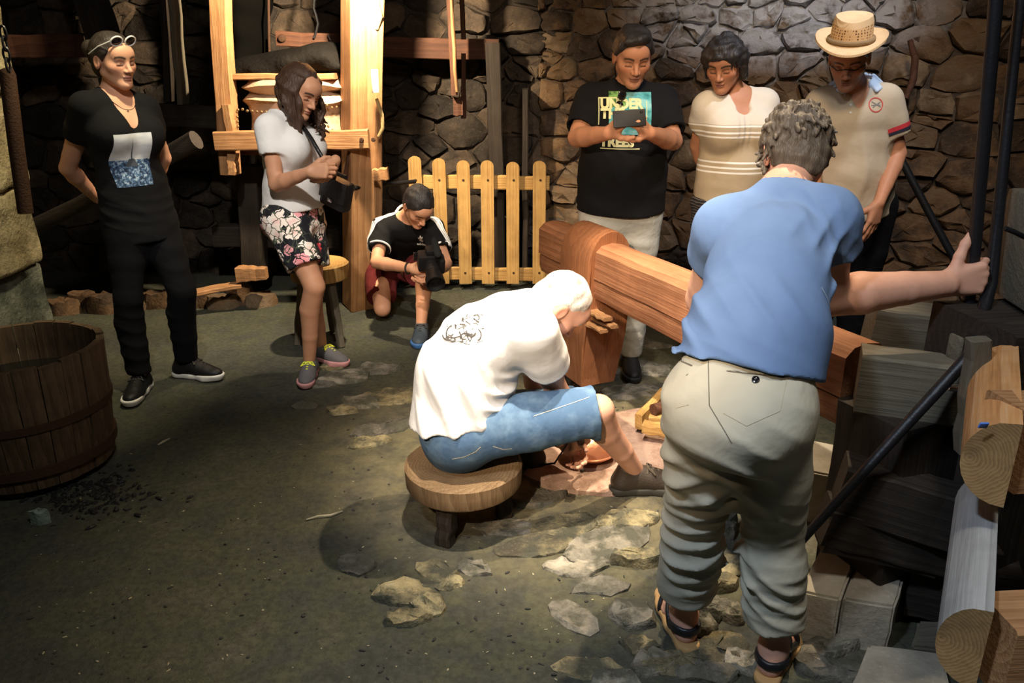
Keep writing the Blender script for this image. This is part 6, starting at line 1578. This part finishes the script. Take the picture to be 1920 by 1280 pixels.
bm.faces.new(rings[0]); bm.faces.new(rings[-1]); bmesh.ops.recalc_face_normals(bm, faces=bm.faces)
M = Matrix((bd, bn, V(0, 0, 1))).transposed().to_4x4()
# right-handed local frame with X along the upright for the grain
hcz = V(hc.x, hc.y, .45); M.translation = hcz
if M.determinant() < 0: pass
me = bm_mesh('hammer_head', bm, True, 30); Rg = Matrix.Rotation(-PI/2, 4, 'Y'); me.transform(Rg.inverted()); link('hammer_head', me, W_HAMMER, hm, M @ Rg)
e = hc+bd*.135
for i, (dz, dn, L) in enumerate(((.485, -.07, .11), (.455, -.05, .13), (.43, -.08, .10))): q = V(e.x, e.y, dz)+bn*dn; timber('wedge', q-bd*.05, q+bd*L, .06, .022, W_ORANGE, hm, taper=.8)
# --- anvil slab, work piece and tools
t = NT('pink_dusted_stone'); v = t.coord(); n = t.noise(v, 12, 5, .65); sp = t.ramp(t.noise(v, 140, 2), [(.66, (0, 0, 0)), (.72, (1, 1, 1))])
t.col(t.mix(t.math('MULTIPLY', sp, .6), t.ramp(n, [(.35, (.22, .13, .09)), (.6, (.42, .28, .21))]), (.75, .68, .6))); t.set(Roughness=.85); t.bump(n, .6, .012)
av = [(975, 905), (1000, 862), (1050, 832), (1130, 786), (1190, 764), (1262, 772), (1300, 800), (1290, 890), (1240, 925), (1150, 932), (1060, 925)]
poly = [(G(a, b).x, G(a, b).y) for a, b in av]; me, c = stone_from_poly(poly, random.Random(5), .026, 0, .004)
tag(link('anvil_slab', me, t.m, None, Matrix.Translation((c[0], c[1], 0))), 'flat pinkish dusty slab on the floor under the hammer', 'anvil')
COPPER = plain('copper', (.62, .27, .15), .35, .85, .5, (60, .4, .004))
wc = G(1104, 850, .05)
dish = thing('copper_dish', 'small copper dish being worked on the slab between the seated man\'s feet', 'dish', wc)
lathe('bowl', [(0, -.012), (.05, -.010), (.085, .004), (.105, .022), (.108, .022), (.088, .0), (.05, -.015), (0, -.017)], COPPER, dish, wc, 36); lathe('rim', [(.104, .020), (.110, .018), (.112, .024), (.106, .026)], COPPER, dish, wc, 36)
tl = P(1084, 800, 2.66); tp = P(1091, 884, 2.78)
tool = thing('engraving_tool', 'black corded hand tool with steel tip in the seated man\'s right hand', 'tool', tp)
dT = (tp-tl).normalized(); tube('grip', [tl-dT*.03, tl-dT*.025, tl+dT*.02, tl+dT*.085, tl+dT*.10], [.016, .021, .022, .022, .014], BLACK_PLASTIC, tool, 16); tube('tip', [tl+dT*.10, tl+dT*.14, tp], [.008, .007, .004], STEEL, tool, 10); tube('collar', [tp-dT*.022, tp-dT*.004], [.009, .009], IRON, tool, 12)
cord = [tl-dT*.03, P(1060, 838, 2.70), P(1040, 868, 2.86), P(1010, 872, 2.86), P(988, 852, 2.86), P(985, 835, 2.80), P(1000, 800, 2.9), P(970, 800, 3.0), P(930, 805, 3.1)]
tag(tube('power_cord', [cord[0]]+[cord[i].lerp(cord[i+1], t) for i in range(len(cord)-1) for t in (.25, .5, .75, 1)], .004, BLACK_PLASTIC, None, 6), 'thin black cord looping on the floor below the denim shorts', 'cord')
hm2 = thing('chasing_hammer', 'small wooden-handled hammer in the seated man\'s left hand', 'hammer', P(1050, 832, 2.74))
tube('handle', [P(1014, 822, 2.70), P(1040, 832, 2.73), P(1072, 846, 2.77)], [.009, .010, .008], W_ORANGE, hm2, 10); tube('hammer_head', [P(1066, 838, 2.77), P(1078, 850, 2.775), P(1082, 858, 2.775)], [.014, .013, .017], IRON, hm2, 12)
# --- slatted sledge with a roller by the man in blue
c0 = G(1225, 822); sl = thing('slatted_sledge', 'small slatted wooden tray with a round stick, left of the khaki trousers', 'tray', c0)
zz = .115; a_, b_, c_, d_ = G(1194, 776, zz), G(1246, 720, zz), G(1300, 800, zz-.02), G(1330, 745, zz)
timber('side_rail', G(1196, 790, .09), G(1252, 735, .12), .035, .075, W_PICKET, sl); timber('slat', G(1206, 800, .085), G(1300, 815, .085), .06, .045, W_PICKET, sl); timber('slat', G(1218, 782, .09), G(1310, 795, .09), .06, .04, W_PICKET, sl); timber('slat', G(1232, 765, .09), G(1318, 778, .09), .06, .04, W_PICKET, sl); timber('end_block', G(1248, 728, .15), G(1300, 738, .15), .05, .10, W_ORANGE, sl)
tube('round_stick', [G(1225, 768, .135), G(1290, 748, .135)], .026, W_RED, sl, 14); box('base', Matrix.Translation(G(1265, 800, .03)) @ Matrix.Rotation(-.3, 4, 'Z'), .22, .16, .05, W_DARK, sl)
# --- hammer stand at the right
HS = thing('hammer_stand', 'massive dark timber stand holding the end of the hammer beam', 'timber frame', (1.1, 2.1, 0))
q = lambda px, py, z: G(px, py, z)
a = (q(1609, 663, .82)+q(1624, 642, .82))/2; b = (q(1800, 685, .82)+q(1789, 661, .82))/2; d = (b-a).normalized()
a1, b1 = a+V(0, 0, -.088), b+d*.18+V(0, 0, -.088); timber('cap_timber', a1, b1, .115, .175, W_GREY, HS, bev=.008)
pc_ = F0+bd*2.085+bn*.10; timber('stand_post', V(pc_.x, pc_.y, 0), V(pc_.x, pc_.y, .65), .25, .24, W_DARK, HS, (.42, -.9, 0)); timber('stand_post', V(1.38, 2.02, 0), V(1.38, 2.02, .64), .24, .22, W_DARK, HS, (.42, -.9, 0))
timber('sill_timber', P(1572, 905, 1.98), P(1840, 985, 1.86), .12, .16, W_DARK, HS); timber('sill_timber', P(1545, 968, 1.98), P(1850, 1050, 1.90), .12, .12, W_DARK, HS)
timber('sill_timber', P(1538, 1003, 1.97), P(1745, 1050, 1.93), .10, .05, W_DARK, HS); timber('sill_timber', P(1700, 1080, 2.0), P(1900, 1120, 1.9), .12, .20, W_DARK, HS)
timber('rear_timber', P(1628, 610, 2.48), P(1860, 640, 2.40), .14, .16, W_GREY, HS); 
timber('upright_plank', P(1836, 634, 1.80), P(1811, 845, 1.80), .05, .042, W_GREY, HS, (0, 1, 0))
box('clevis_block', Matrix.Translation(P(1802, 652, 2.02)) @ Matrix.Rotation(.2, 4, 'Z'), .05, .05, .075, W_GREY, HS, .008); lathe('bolt', [(0, .03), (.008, .028), (.011, 0)], STEEL, HS, M=Matrix.Translation(P(1798, 727, 1.90)) @ Matrix.Rotation(-PI/2, 4, 'Y'), n=10)
blk = P(1905, 490, 2.02); bb_ = tag(box('squared_block', Matrix.Translation((1.60, 2.06, 1.10)) @ Matrix.Rotation(-.12, 4, 'Z'), .50, .26, .29, W_GREY, None, .012), 'big grey squared timber block at the right edge, behind the iron poles', 'block')
tag(timber('cross_beam', V(1.20, 1.98, .86), V(2.1, 2.16, .86), .30, .17, W_DARK), 'dark beam under the grey squared block at the right edge', 'beam')
# half-round logs pointing at the camera
def half_log(name, label, near, far, w, h, smat, parent=None):
    L = (far-near).length; bm = bmesh.new(); prof = [(w/2, -h/2), (w/2, h/2)]+[(-w/2+w*.0+w*(1-math.sin(a))*.9, h/2*math.cos(a)) for a in np.linspace(.35, PI-.2, 12)]
    r0 = []
    for i in range(7): t = i/6; r0.append([bm.verts.new(((t-.5)*L, y+.004*mnoise.noise((t*6, k, 3)), z+.004*mnoise.noise((t*6, k, 7)))) for k, (y, z) in enumerate(prof)])
    n = len(prof)
    for A, B in zip(r0, r0[1:]):
        for k in range(n): bm.faces.new((A[k], A[(k+1) % n], B[(k+1) % n], B[k]))
    f1 = bm.faces.new(r0[0]); f2 = bm.faces.new(r0[-1]); f1.material_index = 1; f2.material_index = 1
    bmesh.ops.recalc_face_normals(bm, faces=bm.faces)
    x = (far-near).normalized(); M = frame(near, far)
    # local Y must point to image right
    if M.to_3x3().col[1].x < 0: M = M @ Matrix.Diagonal((1, -1, 1, 1)); 
    me = bm_mesh(name, bm, True, 45)
    if M.determinant() < 0: M = M @ Matrix.Diagonal((1, -1, 1, 1)); me.transform(Matrix.Diagonal((1, -1, 1, 1))); me.flip_normals()
    return tag(link(name, me, [smat, W_END], parent, M), label, 'log', 'half-round logs stacked at the right')
W_PEEL = wood('peeled_log', (.26, .10, .035), (.52, .25, .09), (.62, .42, .24), .9, ring=16, stain=.3)
half_log('half_log', 'upper half-round log with orange side and end grain towards the camera', V(.948, 1.42, .828), V(1.20, 1.86, .828), .092, .185, W_PEEL)
half_log('half_log', 'lower half-round log with silvery side and end grain, bottom right', V(.815, 1.18, .585), V(1.10, 1.66, .585), .078, .172, W_BLUEGREY)
tag(timber('squared_beam', V(.885, 1.20, .565), V(1.5, 1.24, .565), .12, .155, W_ORANGE), 'squared orange beam beside the silvery log at the bottom right corner', 'beam')
tag(timber('squared_beam', V(1.02, 1.50, .83), V(1.5, 1.56, .83), .14, .18, W_ORANGE), 'squared beam right of the orange half log at the right edge', 'beam')
tag(box('blue_tag', Matrix.Translation(P(1844, 797, 1.405)) @ Matrix.Rotation(.4, 4, 'X'), .017, .004, .014, plain('blue_label', (.10, .22, .65), .5), None, .001), 'small blue tag on the end of the orange half log', 'tag')
# stone blocks and planks at the lower right
CUT = stone_mat('cut_stone', [(.3, (.16, .14, .11)), (.5, (.30, .26, .20)), (.7, (.42, .37, .28)), (.85, (.50, .46, .38))], 5, .5)
def block(name, label, cat, top, z1, z0, mat, seed=1):
    pts = [G(px, py, z1) for px, py in top]; bm = bmesh.new(); r = random.Random(seed)
    T = [bm.verts.new(p) for p in pts]; Bv = [bm.verts.new((p.x, p.y, z0)) for p in pts]; n = len(pts)
    bm.faces.new(T); bm.faces.new(list(reversed(Bv)))
    for k in range(n): bm.faces.new((T[k], Bv[k], Bv[(k+1) % n], T[(k+1) % n]))
    bmesh.ops.recalc_face_normals(bm, faces=bm.faces); bmesh.ops.bevel(bm, geom=list(bm.edges), offset=.007, segments=2, affect='EDGES')
    bmesh.ops.subdivide_edges(bm, edges=[e for e in bm.edges if e.calc_length() > .05], cuts=3, use_grid_fill=True)
    c = sum(pts, Vector())/n; c.z = 0
    for v in bm.verts: v.co += V(mnoise.noise(v.co*14), mnoise.noise(v.co*14+V(5, 5, 5)), mnoise.noise(v.co*14+V(9, 1, 3)))*.004; v.co -= c
    return tag(link(name, bm_mesh(name, bm, True, 35), mat, None, Matrix.Translation(c)), label, cat)
block('stone_block', 'left pale cut stone block beside the khaki trousers', 'block', [(1499, 1107), (1576, 1124), (1612, 1022), (1548, 1010)], .165, -.01, CUT, 2)
block('stone_block', 'right pale cut stone block next to the dark pit', 'block', [(1580, 1122), (1679, 1138), (1704, 1053), (1616, 1024)], .160, -.01, CUT, 3)
block('flat_slab', 'pale flat slab at the bottom edge right of the sandal', 'slab', [(1630, 1206), (1768, 1222), (1790, 1320), (1580, 1320)], .07, -.01, CUT, 4)
block('plank_end', 'brown plank end standing in the dark pit', 'plank', [(1708, 1212), (1762, 1218), (1772, 1165), (1722, 1160)], .05, -.01, W_GREY, 5)
block('dressed_stone', 'pale dressed stone standing behind the khaki trousers under the beam', 'stone', [(1500, 880), (1588, 895), (1600, 840), (1505, 820)], .20, -.01, CUT, 6)
r = random.Random(12); c = G(1355, 985); me, cc = stone_from_poly([(c.x+.05*math.cos(a)*r.uniform(.8, 1.2), c.y+.07*math.sin(a)*r.uniform(.8, 1.2)) for a in np.linspace(0, 2*PI, 9)[:-1]], r, .07, 0, .006)
tag(link('river_stone', me, ROCK_G, None, Matrix.Translation((cc[0], cc[1], 0))), 'rounded brown stone seen between the khaki legs', 'stone')
# --- iron poles
p1 = [P(1872, -70, 2.10), P(1866, 20, 2.10), P(1846, 250, 2.12), P(1826, 480, 2.13), P(1815, 575, 2.12)]
pl = thing('iron_pole', 'straight black iron pole gripped by the man in blue', 'pole', p1[-1]); tube('shaft', p1, .0165, IRON, pl, 14); tube('fork_tine', [p1[-1]+V(-.010, 0, .02), P(1806, 642, 2.08)], .005, IRON, pl, 8); tube('fork_tine', [p1[-1]+V(.014, 0, .02), P(1818, 640, 2.08)], .005, IRON, pl, 8)
l2 = [P(1920, -60, 2.2), P(1906, 60, 2.2), P(1888, 240, 2.18), P(1872, 400, 2.16), P(1858, 530, 2.14), P(1836, 610, 2.02), P(1815, 672, 1.90)]
tag(tube('iron_lever', l2, [.013, .013, .014, .015, .017, .018, .016], IRON, None, 12), 'second black iron lever just right of the gripped pole', 'lever')
tag(tube('iron_rod', [P(1822, 662, 1.90), P(1700, 795, 1.86), P(1600, 905, 1.84), P(1504, 1012, 1.82)], [.017, .015, .013, .012], IRON, None, 12), 'dark iron rod slanting down to the floor from the foot of the levers', 'rod')
tag(tube('leaning_bar', [P(1688, 296, 4.4), P(1740, 395, 4.3), P(1800, 505, 4.2)], .020, IRON, None, 10), 'dark bar leaning behind the man in the straw hat', 'bar')
tag(tube('tool_handle', [P(1706, 75, 4.75), P(1716, 110, 4.75), P(1712, 150, 4.75), P(1698, 185, 4.73)], [.014, .02, .02, .016], W_RED, None, 10), 'curved wooden tool handle hung on the stone wall beside the straw hat', 'tool')
tag(tube('iron_peg', [P(1893, 24, 3.0), P(1960, 26, 3.0)], .016, IRON, None, 12), 'black iron peg sticking in at the top right corner', 'peg')
tag(tube('cable', [P(1884, 428, 1.84), P(1900, 434, 1.84), P(1925, 446, 1.85), P(1960, 450, 1.9)], .006, BLACK_PLASTIC, None, 8), 'short black cable end in front of the grey squared block', 'cable')
# the lamp that lights the frame, clamped on the post just above the view
lc = V(-.79, 4.63, 2.11); lp = thing('clamp_lamp', 'small work lamp clamped beside the bright pine post, above the view', 'lamp', lc)
lathe('shade', [(.02, .12), (.03, .10), (.07, .02), (.085, -.02), (.08, -.02), (.065, .02), (.0, .09)], IRON, lp, lc, 20); tube('bracket', [lc+V(0, 0, .11), lc+V(-.05, .1, .13), lc+V(-.10, .20, .10)], .008, IRON, lp, 8)

for nm, lab, pts in (('pale_twig', 'pale twig on the dark floor between the tub and the log stool', [(296, 834), (306, 828), (318, 822)]), ('chalk_mark', 'crumbled pale mortar streak on the floor left of the log stool', [(574, 974), (596, 968), (620, 966), (642, 958)])):
    tag(tube(nm, [G(a, b, .006+fz(G(a, b).x, G(a, b).y)) for a, b in pts], [.003]+[.006]*(len(pts)-2)+[.003], plain(nm, (.34, .31, .22), .9, bumps=(90, .8, .004)), None, 6), lab, 'debris')

tag(timber('support_post', V(1.50, 1.62, 0), V(1.50, 1.62, .735), .22, .20, W_DARK), 'dark upright in the gap between the logs at the right edge', 'post')
tag(timber('support_post', V(1.95, 2.12, 0), V(1.95, 2.12, .77), .20, .20, W_DARK), 'dark upright under the grey squared block at the right edge', 'post')
tag(box('switch_box', Matrix.Translation(P(703, 152, 4.86)) @ Matrix.Rotation(.5, 4, 'Z'), .035, .03, .13, plain('white_switch', (.75, .72, .66), .5), None, .004), 'small white switch box on the right side of the bright post', 'switch')
rp = [P(704, -50, 4.95), P(708, 10, 4.94), P(712, 30, 4.95), P(706, 55, 4.95)]
tag(tube('hanging_rope', rp, [.010, .014, .020, .012], plain('hemp_rope', (.34, .24, .10), .9, bumps=(200, .8, .005)), None, 10), 'short hemp rope end hanging right of the bright post, near the top', 'rope')
tag(tube('hanging_strap', [P(706, 185, 4.93), P(716, 215, 4.92), P(718, 240, 4.92), P(710, 256, 4.93)], [.010, .012, .012, .010], bpy.data.materials['hemp_rope'], None, 8), 'short pale strap hanging at mid height right of the bright post', 'strap')
kn = thing('rusty_knob', 'rust-red knob on a short iron stub at the right edge, below the black peg', 'knob', P(1912, 84, 3.0)); kp = P(1912, 84, 3.0)
tube('stub', [kp, kp+V(.14, .06, 0)], .010, IRON_R, kn, 8); lathe('knob', [(0, .022), (.014, .019), (.022, .008), (.024, -.004), (.016, -.016), (0, -.02)], IRON_R, kn, kp, 14)
